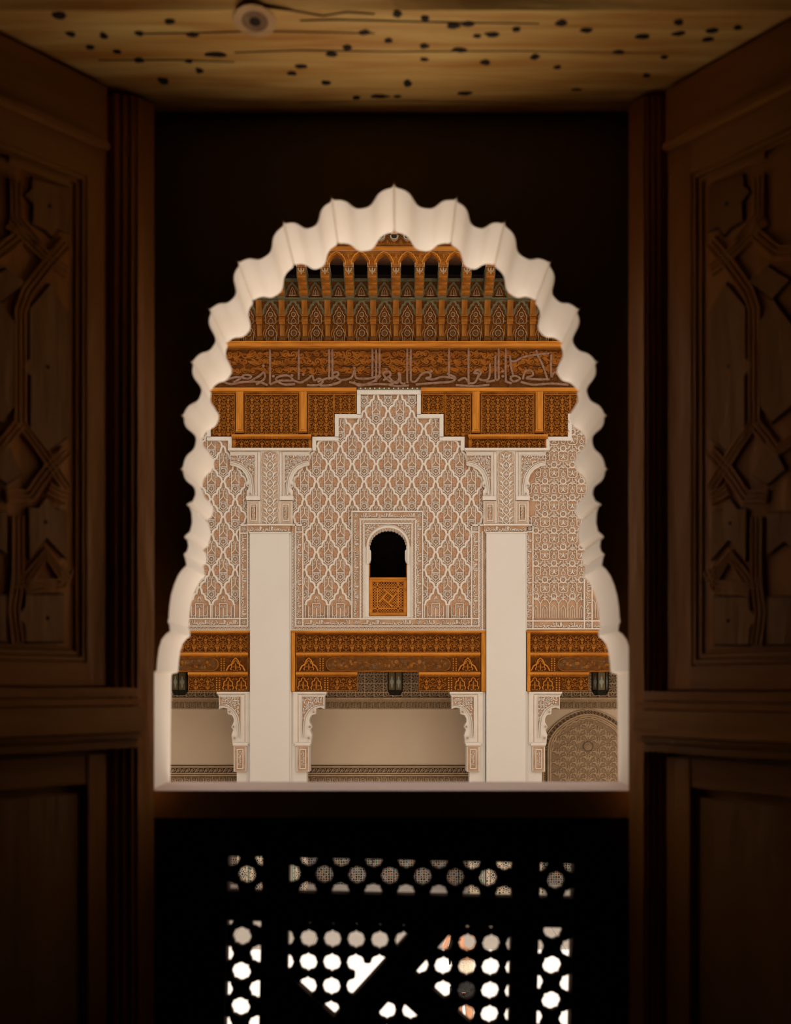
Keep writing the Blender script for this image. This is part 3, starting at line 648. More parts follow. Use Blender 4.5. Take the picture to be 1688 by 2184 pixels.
q = M(); q.box(1211, 1219, 892, 933, 0, 6.5, WHITE); q.box(1165, 1219, 933, 941, 0, 6.5, WHITE); q.box(1165, 1172, 941, 962, 0, 6.5, WHITE); q.box(1211, 1536, 884, 892, 0, 6.5, WHITE)
q.part('stepped_border', sr)
q = M(); script(q, 1122.5, 1134.8, 1140, 1322, 8, WHITE, 3.5, 5.8, True); script(q, 1140, 1244, 1326.5, 1340, 9, WHITE, 3.5, 5.8); script(q, 1249, 1261, 1240, 1322, 10, WHITE, 3.5, 5.8, True); script(q, 1266, 1530, 1326.5, 1340, 11, WHITE, 3.5, 5.8); q.part('inscription', sr)
q = M(); rosette(q, 1122.5, 1135, 1326.5, 1340, WHITE, 5.6); rosette(q, 1249, 1261, 1326.5, 1340, WHITE, 5.6); rosette(q, 1125, 1135, 1123.5, 1133.5, WHITE, 5.6); q.part('corner_rosette', sr)

# ------------------------------------------------------------------ far window
fw = empty('window_2', P(828, 1345), 'small dark arched window with carved stucco surround and wooden lattice below', 'window', kind='structure')
def poly_arch(cx, hw, top, spring, n, lobe, amp):
    """multifoil arch outline from the left spring over the crown to the right one"""
    out = []
    for i in range(n):
        a0 = pi - pi * i / n; a1 = pi - pi * (i + 1) / n
        for t in range(lobe):
            f = t / lobe; a = lerp(a0, a1, f); r = 1 + amp * (sin(pi * f) ** .8) if amp else 1
            out.append((cx + hw * r * cos(a), spring - (spring - top) * r * sin(a)))
    out.append((cx + hw, spring)); return out
sc_ = poly_arch(828, 37.6, 1131.5, 1166, 17, 5, .05)
op = [(787, 1314.5), (787, 1201), (789.5, 1199.5), (791.6, 1192.5), (791.6, 1175.5), (788.8, 1171.5)] + sc_[1:-1] + [(867.2, 1171.5), (864.4, 1175.5), (864.4, 1192.5), (866.5, 1199.5), (869, 1201), (869, 1314.5)]
q = M(); q.prism([(768, 1108), (886, 1108), (886, 1322), (768, 1322)], -18, 3.6, WHITE, holes=[op]); q.part('surround', fw)
q = M()
q.ribbon([(785, 1204), (785, 1168)] + poly_arch(828, 43.4, 1124.6, 1166, 24, 1, 0)[1:-1] + [(871, 1168), (871, 1204)], 4.2, 3.6, 7, WHITE)
band = poly_arch(828, 40, 1128.6, 1166, 22, 1, 0)
for i in range(len(band) - 1):
    (ax, ay), (bx, by) = band[i], band[i + 1]; q.leaf(lerp(ax, bx, .15), lerp(ay, by, .15), lerp(ax, bx, .85), lerp(ay, by, .85), 2.6, 3.6, 4.4, DOME, .1)
q.part('scalloped_arch', fw)
q = M()
for sg in (0, 1):
    pl = [(779, 1119), (826, 1119), (812, 1121.5), (800, 1128), (790, 1138), (784, 1150), (781.5, 1164), (779, 1168)]; pl = [(1656 - x, y) for x, y in pl] if sg else pl
    q.prism(pl, 3.6, 3.9, TAN); arabesque(q, pl, 4.6, 40 + sg, WHITE, 3.6, 6, 1.1, .5)
q.part('spandrel', fw)
q = M()
for b in ((750, 903, 1090.5, 1093.3), (767, 887, 1106.5, 1109.5), (776, 879, 1116.4, 1118.4)): q.box(*b, 0, 6.6, WHITE)
for a, t in ((750, 1093), (767.6, 1109), (775.4, 1118)):
    q.box(a, a + 2.6, t, 1320, 0, 6.6, WHITE); q.box(1653.4 - a, 1656 - a, t, 1320, 0, 6.6, WHITE) if a > 750 else q.box(900.4, 903, t, 1320, 0, 6.6, WHITE)
q.box(753, 767, 1093, 1320, 0, BZ(), TAN); q.box(888, 900, 1093, 1320, 0, BZ(), TAN); q.box(767, 888, 1093, 1107, 0, BZ(), TAN); q.part('surround_frame', fw)
q = M(); script(q, 754, 766.5, 1109, 1318, 12, WHITE, 3.5, 5.8, True); script(q, 887.6, 900, 1109, 1318, 13, WHITE, 3.5, 5.8, True); script(q, 770, 886, 1094.5, 1105.8, 14, WHITE, 3.5, 5.8)
rosette(q, 754, 766.5, 1094, 1106, WHITE, 5.6); rosette(q, 887.6, 900, 1094, 1106, WHITE, 5.6); q.part('inscription', fw)
q = M()
for b in ((770.2, 775.4, 1111, 1320, True), (880.2, 885.6, 1111, 1320, True), (777, 879, 1110, 1116, False)):
    q.box(b[0], b[1], b[2], b[3], 0, BZ(), TAN2); zigzag(q, *b[:4], TAN, 3.5, 4.2, 7, b[4], 1.6)
q.part('leaf_border', fw)
q = M(); q.frame(787.4, 868.6, 1233, 1313.6, 6, -16, -2, WOODB); q.frame(793.4, 862.6, 1239, 1307.6, 2, -16, -5, WOODV); q.box(787.4, 868.6, 1231.6, 1235, -17, -1, WOODB); q.box(788.6, 867.4, 1307.8, 1313, -16, -1, WOODB)
q.box(787.4, 789.2, 1203, 1233, -16, -12, WOODB); q.box(866.8, 868.6, 1203, 1233, -16, -12, WOODB)
q.part('frame', fw)
q = M()
for x in (805.2, 849.4): q.box(x - 1.5, x + 1.5, 1241, 1306, -14, -8, WOODB)
for y in (1251.4, 1297): q.box(795, 861, y - 1.5, y + 1.5, -14, -8, WOODB)
cxx, cyy = 827.6, 1274
for k in range(4):
    a = k * pi / 2; nx_, ny_ = -.755 * cos(a) + .655 * sin(a), -.755 * sin(a) - .655 * cos(a); f = lambda o, t: (cxx + nx_ * o + ny_ * t, cyy + ny_ * o - nx_ * t)
    q.ribbon([f(8.2, -9.4), f(8.2, 19.5)], 4.0, -13, -5.5 + .2 * k, WOODB, taper=.9)
q.part('lattice_rail', fw)
q = M()
for i in range(-18, 19):
    for sg in (1, -1):
        c = i * 5.6; pts = []
        for x in (796, 860):
            y = cyy + sg * (x - cxx) + c; pts.append((x, y))
        (xa_, ya_), (xb_, yb_) = pts
        if ya_ > yb_: (xa_, ya_), (xb_, yb_) = (xb_, yb_), (xa_, ya_)
        if yb_ < 1242 or ya_ > 1305: continue
        if ya_ < 1242: xa_ += (1242 - ya_) * (xb_ - xa_) / (yb_ - ya_); ya_ = 1242
        if yb_ > 1305: xb_ -= (yb_ - 1305) * (xb_ - xa_) / (yb_ - ya_); yb_ = 1305
        q.ribbon([(xa_, ya_), (xb_, yb_)], 1.9, -13, -10 + .2 * sg, WOODB)
q.part('fretwork', fw)

TGROUT = mat('tile_grout', (.72, .63, .48)); TBLUE = mat('blue_grey_tile', (.13, .17, .24), None, rough=.3, spec=.5); TBLACK = mat('black_tile', (.02, .02, .022), None, rough=.3, spec=.5); TRUST = mat('rust_tile', (.26, .08, .02), None, rough=.3, spec=.5); TGREEN = mat('green_tile', (.03, .11, .07), None, rough=.3, spec=.5)
def tile_star():
    q = M(rel=True)
    def kite(r0, r1, r2, hw, a, mt): q.prism([(r0 * cos(a), r0 * sin(a)), (r1 * cos(a + hw), r1 * sin(a + hw)), (r2 * cos(a), r2 * sin(a)), (r1 * cos(a - hw), r1 * sin(a - hw))], 0, .7, mt)
    q.prism([((3.0 if i % 2 else 1.6) * cos(i * pi / 10), (3.0 if i % 2 else 1.6) * sin(i * pi / 10)) for i in range(20)], 0, .7, TBLACK)
    for i in range(10):
        a = i * pi / 5; kite(3.6, 6, 9.2, .23, a, TBLUE if i % 2 else TBLACK); kite(8.2, 9.6, 12, .12, a + pi / 10, TRUST)
    for sx in (-1, 1):
        for sy in (-1, 1):
            q.prism([(sx * 13 + 2.6 * (1 if t % 2 else .5) * cos(t * pi / 5), sy * 12.6 + 2.6 * (1 if t % 2 else .5) * sin(t * pi / 5)) for t in range(10)], 0, .7, TGREEN)
            q.prism([(sx * 12.6, sy * 4), (sx * 14, sy * 6), (sx * 12.6, sy * 8.4), (sx * 11, sy * 6.4)], 0, .7, TRUST); q.prism([(sx * 4, sy * 11.4), (sx * 6, sy * 12.6), (sx * 8, sy * 11.4), (sx * 6, sy * 10.6)], 0, .7, TBLACK)
    return q.mesh('tile_star')
ZSTAR = tile_star()
# ------------------------------------------------------------------ white pillars with their capital panels and brackets
def nested(q, x0, x1, y0, y1, z, accent):
    q.box(x0, x1, y0, y1, 0, z, WHITE); dots(q, x0, x1, y0, y0 + 1.2, TAN, z + .6, 2.2); dots(q, x0, x1, y1 - 1.2, y1, TAN, z + .6, 2.2)
    q.frame(x0 + 2.5, x1 - 2.5, y0 + 2.5, y1 - 2.5, 3.4, z, z + 1.0, accent); q.frame(x0 + 6.6, x1 - 6.6, y0 + 6.6, y1 - 6.6, 2, z, z + 2, WHITE)
    q.frame(x0 + 9, x1 - 9, y0 + 9, y1 - 9, 1, z, z + 1.4, TAN)
def pillar(cx, lab, dado_seed):
    pr = empty('pillar', (P(cx, 0).x, Y0, ZF), lab, 'pillar', 'white courtyard pillars')
    q = M(); q.box(cx - 42, cx + 41, 1137, 1916, -55, 11, PLAIN); q.box(cx + 41, cx + 45, 1137, 1916, -50, 6, PLAIN); q.part('shaft', pr)
    q = M(); q.box(cx - 41, cx + 40, 1724, 1908, 11, 11.7, TGROUT); q.box(cx - 42, cx + 41, 1718, 1724, 11, 13, GLAZE); q.part('tile_dado', pr)
    for j in range(7):
        for i in (-1, 0, 1): p = P(cx - .5 + 27 * i, 1737 + 25.4 * j); p.y -= 11.7 * K0; inst(ZSTAR, 'tile_star', pr, p)
    q = M(); q.box(cx - 20.5, cx + 20.5, 961, 1120, 0, 7.5, WHITE); q.box(cx - 18.8, cx + 19.2, 975, 1119, 7.5, 7.7, TAN2)
    q.prism(arc(cx + .2, 975, 19, pi, 2 * pi, 12, 11), 7.5, 7.74, TAN2); q.box(cx - 88, cx + 89, 958.5, 963, 0, 14, WHITE); q.box(cx - 48, cx + 48, 1119, 1122.4, 0, 12, WHITE); q.box(cx - 44, cx + 45, 1136, 1138.6, 0, 12.5, WHITE); q.part('capital_panel', pr)
    for j in range(8):
        o = inst(FLORAL, 'palmette_motif', pr, P(cx + .2, 967 + 19 * j) - Vector((0, 7.7 * K0, 0)), (1.08 if j else .8, 1, 1))
    q = M(); q.box(cx - 47, cx + 44, 1122, 1136.5, 0, 8, TAN); script(q, cx - 46, cx + 42, 1123, 1136, dado_seed, WHITE, 8, 10.6); q.part('inscription', pr)
    for sg in (-1, 1):
        q = M(); X = lambda d: cx + sg * d
        ol = [(X(21), 963), (X(87), 963), (X(84.5), 968), (X(84.5), 994), (X(72), 997), (X(60), 1004), (X(52), 1014), (X(47.5), 1027), (X(50.5), 1033), (X(50), 1039), (X(45), 1043), (X(49), 1049), (X(48.5), 1058), (X(48.5), 1061), (X(21), 1061)]
        q.prism(ol, 0, 9, WHITE, mside=TAN2)
        sp_ = [(X(31.5), 973.5), (X(83), 973.5), (X(83), 986), (X(72), 987.5), (X(58), 993), (X(47), 1003), (X(38.5), 1018), (X(35), 1036), (X(34), 1057), (X(31.5), 1057)]
        q.prism(sp_, 9, 9.3, TAN); arabesque(q, sp_, 5.6, int(cx) + sg, WHITE, 9, 11.6, 1.15, .55)
        q.ribbon(sp_, 1.5, 9, 12, WHITE, True)
        q.ribbon([(X(84), 989), (X(72), 990.6), (X(60), 996), (X(50), 1005), (X(42.5), 1019), (X(39), 1036), (X(37.5), 1057)], 2, 9, 11.8, WHITE)
        for (a, b, r) in ((46, 1037.5, 3), (41.5, 1055.5, 3.2)): q.ring(X(a), b, r, 1.2, 9, 11, WHITE, 10); q.disc(X(a), b, r * .45, 9, 10.2, TAN, 4)
        dots(q, min(X(22), X(85)), max(X(22), X(85)), 964.5, 966, TAN, 9.8, 2.2); dots(q, min(X(25.4), X(26.8)), max(X(25.4), X(26.8)), 967, 1060, TAN, 9.8, 2.2, True)
        q.box(min(X(21), X(50)), max(X(21), X(50)), 1060, 1068.5, 0, 11, WHITE)
        q.part('bracket', pr)
        q = M(); nested(q, min(X(20.5), X(48)), max(X(20.5), X(48)), 1069.5, 1119.5, 9, TAN2); q.box(min(X(29), X(39)), max(X(29), X(39)), 1083, 1107, 9, 10.4, TAN)
        arabesque(q, [(X(30), 1084), (X(38), 1084), (X(38), 1106), (X(30), 1106)], 4.2, 7 + sg, WHITE, 10, 11.8, .9); q.part('bracket_base', pr)
    return pr
pillar(577, 'tall plain white pillar with carved capital, left of the arched window', 21)
pillar(1079, 'tall plain white pillar with carved capital, right of the arched window', 22)

# lower corbels that carry the cedar lintels, on piers beside each pillar
CPRO = [(0, 1475.5), (71, 1475.5), (70, 1479.5), (66.5, 1485), (66, 1512.5), (63.5, 1510.5), (58, 1509), (48.6, 1511), (47.5, 1523), (38, 1525.5), (34.5, 1533), (34.5, 1540), (38.5, 1547), (38.8, 1552), (35.6, 1557), (39.4, 1568), (38, 1577), (37.5, 1587), (0, 1587)]
def corbel(cx, sg, lab):
    rt = empty('corbel', (P(cx + sg * 10, 0).x, Y0, ZF), lab, 'corbel', 'carved white corbels under the cedar lintels')
    X = lambda d: cx + sg * d
    q = M(); q.prism([(X(x), y) for x, y in CPRO], -34, 4, WHITE, mside=WHITE, back=True); q.box(min(X(0), X(70.5)), max(X(0), X(70.5)), 1475.6, 1479, -34, 5.5, WHITE)
    spn = [(X(19), 1486), (X(64.5), 1486), (X(64.5), 1504), (X(56), 1503), (X(44), 1506), (X(33), 1514), (X(25), 1527), (X(22), 1545), (X(20.5), 1573), (X(19), 1573)]
    q.prism(spn, 4, 4.3, TAN); arabesque(q, spn, 5.4, int(cx) + 3 * sg, WHITE, 4, 6.6, 1.2, .55); q.ribbon(spn, 1.4, 4, 7, WHITE, True)
    q.ribbon([(X(65), 1507), (X(56), 1506), (X(46), 1509), (X(36), 1517), (X(29), 1529), (X(26), 1546), (X(25), 1574)], 1.6, 4, 6.4, WHITE)
    for (a, b, r) in ((43.5, 1518.5, 3.6), (35.5, 1550, 3.3), (33, 1575 - 1, 3.8)): q.ring(X(a), b, r, 1.2, 4, 6, WHITE, 10); q.disc(X(a), b, r * .5, 4, 5, TAN, 4)
    dots(q, min(X(10), X(69)), max(X(10), X(69)), 1480.4, 1481.8, TAN, 4.8, 2.2); dots(q, min(X(10), X(11.4)), max(X(10), X(11.4)), 1483, 1582, TAN, 4.8, 2.2, True)
    q.part('scrolled_bracket', rt)
    q = M(); x0, x1 = sorted((X(7), X(34.5))); q.box(min(X(4), X(36)), max(X(4), X(36)), 1584, 1590, -34, 7, WHITE); q.box(x0, x1, 1590, 1646, -40, 4, WHITE); nested(q, x0, x1, 1590.5, 1646, 5, TAN)
    a, b = sorted((X(16.5), X(25.5))); q.box(a, b, 1601, 1635, 5, 6.2, TAN); arabesque(q, [(a, 1602), (b, 1602), (b, 1634), (a, 1634)], 4.2, 5 + sg, WHITE, 6, 7.8, .9); q.part('corbel_base', rt)
    q = M(); x0, x1 = sorted((X(-5.5), X(28.5))); q.box(x0, x1, 1475.5, 1916, -36, 1.5, PLAIN); q.part('pier', rt)
    q = M(); q.box(x0 + 1, x1 - 1, 1724, 1908, 1.5, 2.2, TGROUT); q.box(x0 + 1, x1 - 1, 1718, 1724, 1.5, 4, GLAZE)
    e0, e1 = sorted((X(-1), X(3))); q.box(e0, e1, 1724, 1908, 2.2, 2.6, WHITE); q.box(e0 - 1.3, e0, 1724, 1908, 2.2, 3, GLAZE); q.box(e1, e1 + 1.3, 1724, 1908, 2.2, 3, GLAZE)
    for y in range(1730, 1905, 5): q.box((e0 + e1) / 2 - 1, (e0 + e1) / 2 + 1, y, y + 2.6, 2.6, 3, WHITE if y % 2 else GLAZE)
    q.part('tile_dado', rt)
    for j in range(7): p = P(X(16.4), 1737 + 25.4 * j); p.y -= 2.2 * K0; inst(ZSTAR, 'tile_star', rt, p)
corbel(534, -1, 'carved white corbel on the pier left of the left pillar')
corbel(626, 1, 'carved white corbel on the pier right of the left pillar')
corbel(1030, -1, 'carved white corbel on the pier left of the right pillar')
corbel(1128, 1, 'carved white corbel on the pier right of the right pillar')

# ------------------------------------------------------------------ cedar: upper panelling, lintels
def fill_units(root, unit, x0, x1, y0, y1, w, uw, uh, name):
    n = max(1, round((x1 - x0) / uw)); m_ = max(1, round((y1 - y0) / uh)); sx, sy = (x1 - x0) / n / uw, (y1 - y0) / m_ / uh
    for j in range(m_):
        for i in range(n):
            p = P(x0 + (i + .5) * (x1 - x0) / n, y0 + j * (y1 - y0) / m_); p.y -= w * K0; inst(unit, name, root, p, (sx, 1, sy))
def panelling(dx, lab, e):
    rt = empty('cedar_panelling', P(577 + dx, 958), lab, 'wood panelling', 'carved cedar panelling beside the stepped panel')
    X = lambda x: x + dx
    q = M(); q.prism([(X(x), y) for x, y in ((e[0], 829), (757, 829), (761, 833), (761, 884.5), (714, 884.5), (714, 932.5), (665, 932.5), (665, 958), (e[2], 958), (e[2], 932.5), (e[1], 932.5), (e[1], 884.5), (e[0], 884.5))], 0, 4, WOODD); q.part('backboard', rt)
    q = M(); q.box(X(e[0]), X(761), 829.5, 837, 4, 10, WOODB); q.box(X(e[0]), X(761), 837, 840, 4, 7.5, WOOD); dots(q, X(e[0]), X(760), 840, 841.8, WOOD, 6, 3.4); q.part('top_rail', rt)
    for a, b in ((505, 520.4), (639.5, 655)):
        q = M(); q.box(X(a), X(b), 836, 922, 4, 9, WOODV); q.box(X(a + 3.5), X(b - 3.5), 838, 918, 9, 11, WOODV); q.box(X(a - 1.5), X(b + 1.5), 919, 925, 4, 8, WOOD); q.part('post', rt)
    for a, b, y1 in ((e[1] + 3, 502, 928), (523, 637, 928), (657.5, 713, 928), (713, 760, 882), (e[0] + 2, e[1] + 2, 882)):
        q = M(); q.frame(X(a), X(b), 842, y1, 2, 4, 6.2, WOOD)
        if b - a > 60 or a < 500 or a > 700 or 1:
            dots(q, X(a + 3), X(a + 5.2), 846, y1 - 3, WOOD, 5.8, 4.2, True) if y1 > 900 else None; dots(q, X(b - 5.2), X(b - 3), 846, y1 - 3, WOOD, 5.8, 4.2, True) if a != 657.5 else None
        q.box(X(a), X(b), 870.2, 871, 4, 6.6, WOODD) if b - a < 0 else None
        q.part('panel_frame', rt)
        fill_units(rt, WOODU, X(a + 5), X(b - 5), 845, y1 - 3, 4, 22.5, 21, 'scroll_motif')
    q = M(); q.box(X(496), X(665), 929.5, 934, 4, 13, WOODB); dots(q, X(497), X(664), 934, 937.4, WOODB, 10, 3.4); q.box(X(497), X(665), 934, 937.5, 4, 9, WOOD); q.part('console_moulding', rt)
    fill_units(rt, WOODU, X(505), X(659), 938.5, 957, 4, 22, 19, 'scroll_motif')
    q = M(); q.box(X(497), X(504), 938, 957.5, 4, 6, WOOD); q.box(X(659), X(665), 938, 957.5, 4, 6, WOOD); q.part('console_end', rt)
panelling(0, 'carved cedar panelling above the left pillar, cut by the stepped stucco', (402, 452, 497))
panelling(502.5, 'carved cedar panelling above the right pillar, cut by the stepped stucco', (395.5, 443.5, 489))

def lintel(x0, x1, lab, c3):
    rt = empty('cedar_lintel', P((x0 + x1) / 2, 1474), lab, 'lintel', 'carved cedar lintels between the pillars')
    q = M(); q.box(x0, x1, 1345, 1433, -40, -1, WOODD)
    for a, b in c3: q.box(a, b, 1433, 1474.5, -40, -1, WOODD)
    q.part('core', rt)
    q = M(); q.box(x0, x1, 1345, 1349.5, -1, 7, WOODB)
    if x0 > 500 and x1 > 700:
        q.box(x0, x0 + 9, 1345, 1474.5, -10, 6, WOODV)
    if x1 < 1100 and x0 > 500: q.box(x1 - 9, x1, 1345, 1474.5, -10, 6, WOODV)
    q.part('frame', rt)
    fx0 = x0 + (11 if x0 > 500 else 4); fx1 = x1 - (11 if 600 < x1 < 1100 else 4)
    if x0 > 1100: fx0 = x0 + 4
    for nm, y, w in (('upper_moulding', 1392, 5.5), ('lower_moulding', 1433.6, 7)):
        q = M(); segs = [(fx0, fx1)] if y < 1400 else [(max(a, fx0), min(b, fx1)) for a, b in c3]
        for a, b in segs: q.box(a, b, y, y + 4.6, -1, w, WOODB); q.box(a, b, y + 4.6, y + 7.6, -1, w - 3, WOOD); dots(q, a, b, y + 4.6, y + 7.4, WOODB, w - 1.6, 3)
        q.part(nm, rt)
    q = M(); dots(q, fx0 + 2, fx1 - 2, 1351, 1353, WOOD, .4, 3.4); q.frame(fx0, fx1, 1350, 1391.5, 1.4, -1, .8, WOOD); q.frame(fx0, fx1, 1400.5, 1433, 1.4, -1, .8, WOOD); q.box(fx0, fx1, 1370.2, 1371, -1, .2, WOODD); q.part('course_frame', rt)
    fill_units(rt, WOODU, fx0 + 4, fx1 - 4, 1354.5, 1390.5, -1, 25, 18, 'scroll_motif')
    for a, b in ((fx0 + 4, fx0 + 50), (fx1 - 50, fx1 - 4)):
        if (x0 > 500 and a < fx0 + 20) or (x1 < 1100 and b > fx1 - 20):
            q = M()
            for off in (0, 6): dots(q, (b if a < fx0 + 20 else a - 9) + off, (b if a < fx0 + 20 else a - 9) + off + 2.6, 1403, 1432, WOODB, 1, 4.4, True)
            for d in (0,): q.ribbon([(a + 3, 1431), (a + 8, 1421), (a + 15, 1416), (a + 18, 1408), ((a + b) / 2, 1403.5), (b - 18, 1408), (b - 15, 1416), (b - 8, 1421), (b - 3, 1431)], 3, -1, 2.4, WOODB)
            q.part('end_panel', rt); fill_units(rt, TWIN, a + 12, b - 12, 1408, 1432, -1, 24, 30, 'lobed_arch_motif')
    ca, cb = (fx0 + 64 if x0 > 500 else fx0), (fx1 - 64 if x1 < 1100 else fx1)
    q = M(); r = 13.5; ol = arc(ca + r, 1417, r, pi / 2, 3 * pi / 2, 9) + arc(cb - r, 1417, r, -pi / 2, pi / 2, 9); q.prism(ol, -1, .3, WOODK); q.ribbon(ol, 1.6, -1, 1.8, WOODE, True)
    rr = random.Random(int(x0)); WORN = CARVM
    x = ca + 8
    while x < cb - 8:
        q.dome(x + rr.uniform(-2, 2), 1417 + rr.uniform(-7, 7), rr.uniform(2, 5), rr.uniform(2, 5), .2, rr.uniform(.6, 1.6), WOODE if rr.random() < .6 else CARVD, 8)
        q.spiral(x, 1417 + rr.uniform(-5, 5), rr.uniform(3, 5), rr.uniform(0, 6), 1, 1.1, .2, 1.4, WOODE, rr.choice((1, -1)), 9); x += 6
    q.part('worn_cartouche', rt)
    for a, b in c3:
        a, b = max(a, fx0), min(b, fx1)
        left = a < (x0 + x1) / 2 if x0 > 500 and x1 < 1100 else x0 > 1100      # the twin arches stand next to the pillar
        ta, tb, sa, sb = (a, a + 58, a + 74, b - 3) if left else (b - 58, b, a + 3, b - 74)
        q = M(); q.frame(a, b, 1442, 1474, 1.5, -1, .8, WOOD); m_ = tb if left else ta
        for off in (2, 8): dots(q, (m_ + off) if left else (m_ - off - 3), (m_ + off + 3) if left else (m_ - off), 1444, 1473, WOODB, 1.4, 4.6, True)
        q.part('course_frame', rt)
        fill_units(rt, TWIN, ta + 1, tb - 1, 1444, 1473.5, -1, 28, 30, 'lobed_arch_motif'); fill_units(rt, WOODU, sa, sb, 1444, 1473, -1, 27, 30, 'scroll_motif')
lintel(621, 1036, 'carved cedar lintel between the two white pillars', [(621, 763), (893.5, 1036)])
lintel(120, 534, 'carved cedar lintel left of the left pillar', [(402, 534)])
lintel(1122, 1536, 'carved cedar lintel right of the right pillar', [(1122, 1256)])

# ------------------------------------------------------------------ inscribed frieze and its ledge
fz = empty('inscribed_frieze', P(837, 829), 'dark cedar frieze carved with scrolls and grey painted Arabic lettering', 'frieze')
FW = 8
for r_, (a, b) in enumerate(((739, 758), (758.5, 782.5), (783, 805.5), (806, 829))):
    for (x0, x1) in ((60, 567), (568, 848), (849, 1083), (1084, 1600)):
        d = 2.2 * ((r_ * 5 + int(x0)) % 3 - 1) * (1 if r_ in (1, 2) else 0)
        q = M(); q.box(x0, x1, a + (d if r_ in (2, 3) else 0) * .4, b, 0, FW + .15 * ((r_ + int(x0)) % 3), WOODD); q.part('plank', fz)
q = M()
rr = random.Random(12)
for r_, (y0_, y1_) in enumerate(((751, 767), (767, 783), (784, 800))):
    x = 64
    while x < 1580:
        wd = rr.uniform(14, 20); yc = (y0_ + y1_) / 2 + rr.uniform(-2, 2); rad = rr.uniform(6.5, 8.5)
        q.spiral(x + wd / 2, yc, rad, rr.uniform(0, 6.28), rr.uniform(.9, 1.4), 4.1, FW, FW + 2.2, WOODF, rr.choice((1, -1)), 13)
        q.leaf(x + wd * .8, yc + rr.uniform(-7, 0), x + wd * 1.4, yc + rr.uniform(0, 7), 7, FW, FW + 2, WOODF, rr.uniform(-.3, .3))
        if rr.random() < .6: q.leaf(x, yc + rr.uniform(-8, 8), x + wd * .6, yc + rr.uniform(-8, 8), 6, FW, FW + 1.8, WOODF, rr.uniform(-.3, .3))
        q.ribbon([(x - 2, yc + rad), (x + wd * .5, yc + rad + 1.5), (x + wd + 2, yc + rad * .3)], 1.5, FW, FW + 1.6, WOODF); x += wd
x = 64
while x < 1580:
    q.leaf(x, 815 + rr.uniform(-8, 8), x + rr.uniform(6, 11), 815 + rr.uniform(-8, 8), 3, FW, FW + 1.2, WOODK, rr.uniform(-.3, .3)); x += 5
q.part('scroll_carving', fz)
q = M(); dots(q, 62, 1590, 744, 747.4, WOOD, FW + 2, 4.4); q.box(62, 1590, 741, 742.4, 0, FW + 2, WOOD); q.box(62, 1590, 748.4, 749.4, 0, FW + 1.6, WOOD); q.part('bead_row', fz)
LA = lambda p: (480 + p[0] / 4.442, 480 + p[1] / 4.442); LB = lambda p: (830 + p[0] / 4.22, 480 + p[1] / 4.22)
q = M(); Z0, Z1 = FW, FW + 3.4
def smooth(pts, k=5):
    out = []
    for i in range(len(pts) - 1):
        p0, p1, p2, p3 = pts[max(i - 1, 0)], pts[i], pts[i + 1], pts[min(i + 2, len(pts) - 1)]
        for t in range(k):
            t /= k; out.append(tuple(.5 * (2 * p1[c] + (p2[c] - p0[c]) * t + (2 * p0[c] - 5 * p1[c] + 4 * p2[c] - p3[c]) * t * t + (3 * p1[c] - p0[c] - 3 * p2[c] + p3[c]) * t ** 3) for c in (0, 1)))
    return out + [pts[-1]]
def st(pts, f, wd=4.9): q.ribbon(smooth([f(p) for p in pts]), wd, Z0, Z1, LETTER)
for x, a, b in ((432, 1188, 1520), (703, 1188, 1480), (990, 1188, 1480), (1020, 1188, 1480), (1398, 1185, 1450), (1433, 1185, 1500), (1466, 1185, 1450)): st([(x, a), (x + 2, (a + b) / 2), (x, b)], LA, 5)
for x, a, b in ((165, 1120, 1440), (197, 1120, 1420), (540, 1120, 1380), (715, 1120, 1450), (955, 1190, 1410), (985, 1120, 1400), (1048, 1120, 1430)): st([(x, a), (x - 2, (a + b) / 2), (x, b)], LB, 5)
for s_ in ([(-20, 1490), (60, 1520), (180, 1500), (320, 1500), (410, 1530)], [(20, 1480), (120, 1455), (225, 1470), (255, 1445), (195, 1435), (150, 1470), (90, 1505)], [(250, 1490), (330, 1445), (375, 1410), (380, 1470), (300, 1525)],
           [(430, 1525), (520, 1490), (645, 1485), (600, 1440), (520, 1448), (490, 1480), (560, 1522), (670, 1520)], [(640, 1480), (720, 1505), (790, 1470), (830, 1440), (850, 1485), (900, 1470), (930, 1500), (880, 1530), (780, 1530)],
           [(880, 1500), (960, 1470), (1030, 1460), (1080, 1430), (1060, 1405), (1020, 1435), (1100, 1490), (1000, 1530), (900, 1535)], [(1100, 1485), (1200, 1460), (1230, 1390), (1245, 1460), (1330, 1470), (1400, 1462), (1475, 1440), (1400, 1500), (1280, 1535), (1220, 1500)],
           [(1500, 1485), (1570, 1435), (1550, 1400), (1500, 1425), (1580, 1505), (1645, 1480), (1645, 1410)], [(1180, 1500), (1300, 1525), (1450, 1520), (1600, 1525)], [(-60, 1440), (-20, 1400), (10, 1440), (-40, 1470)]): st(s_, LA)
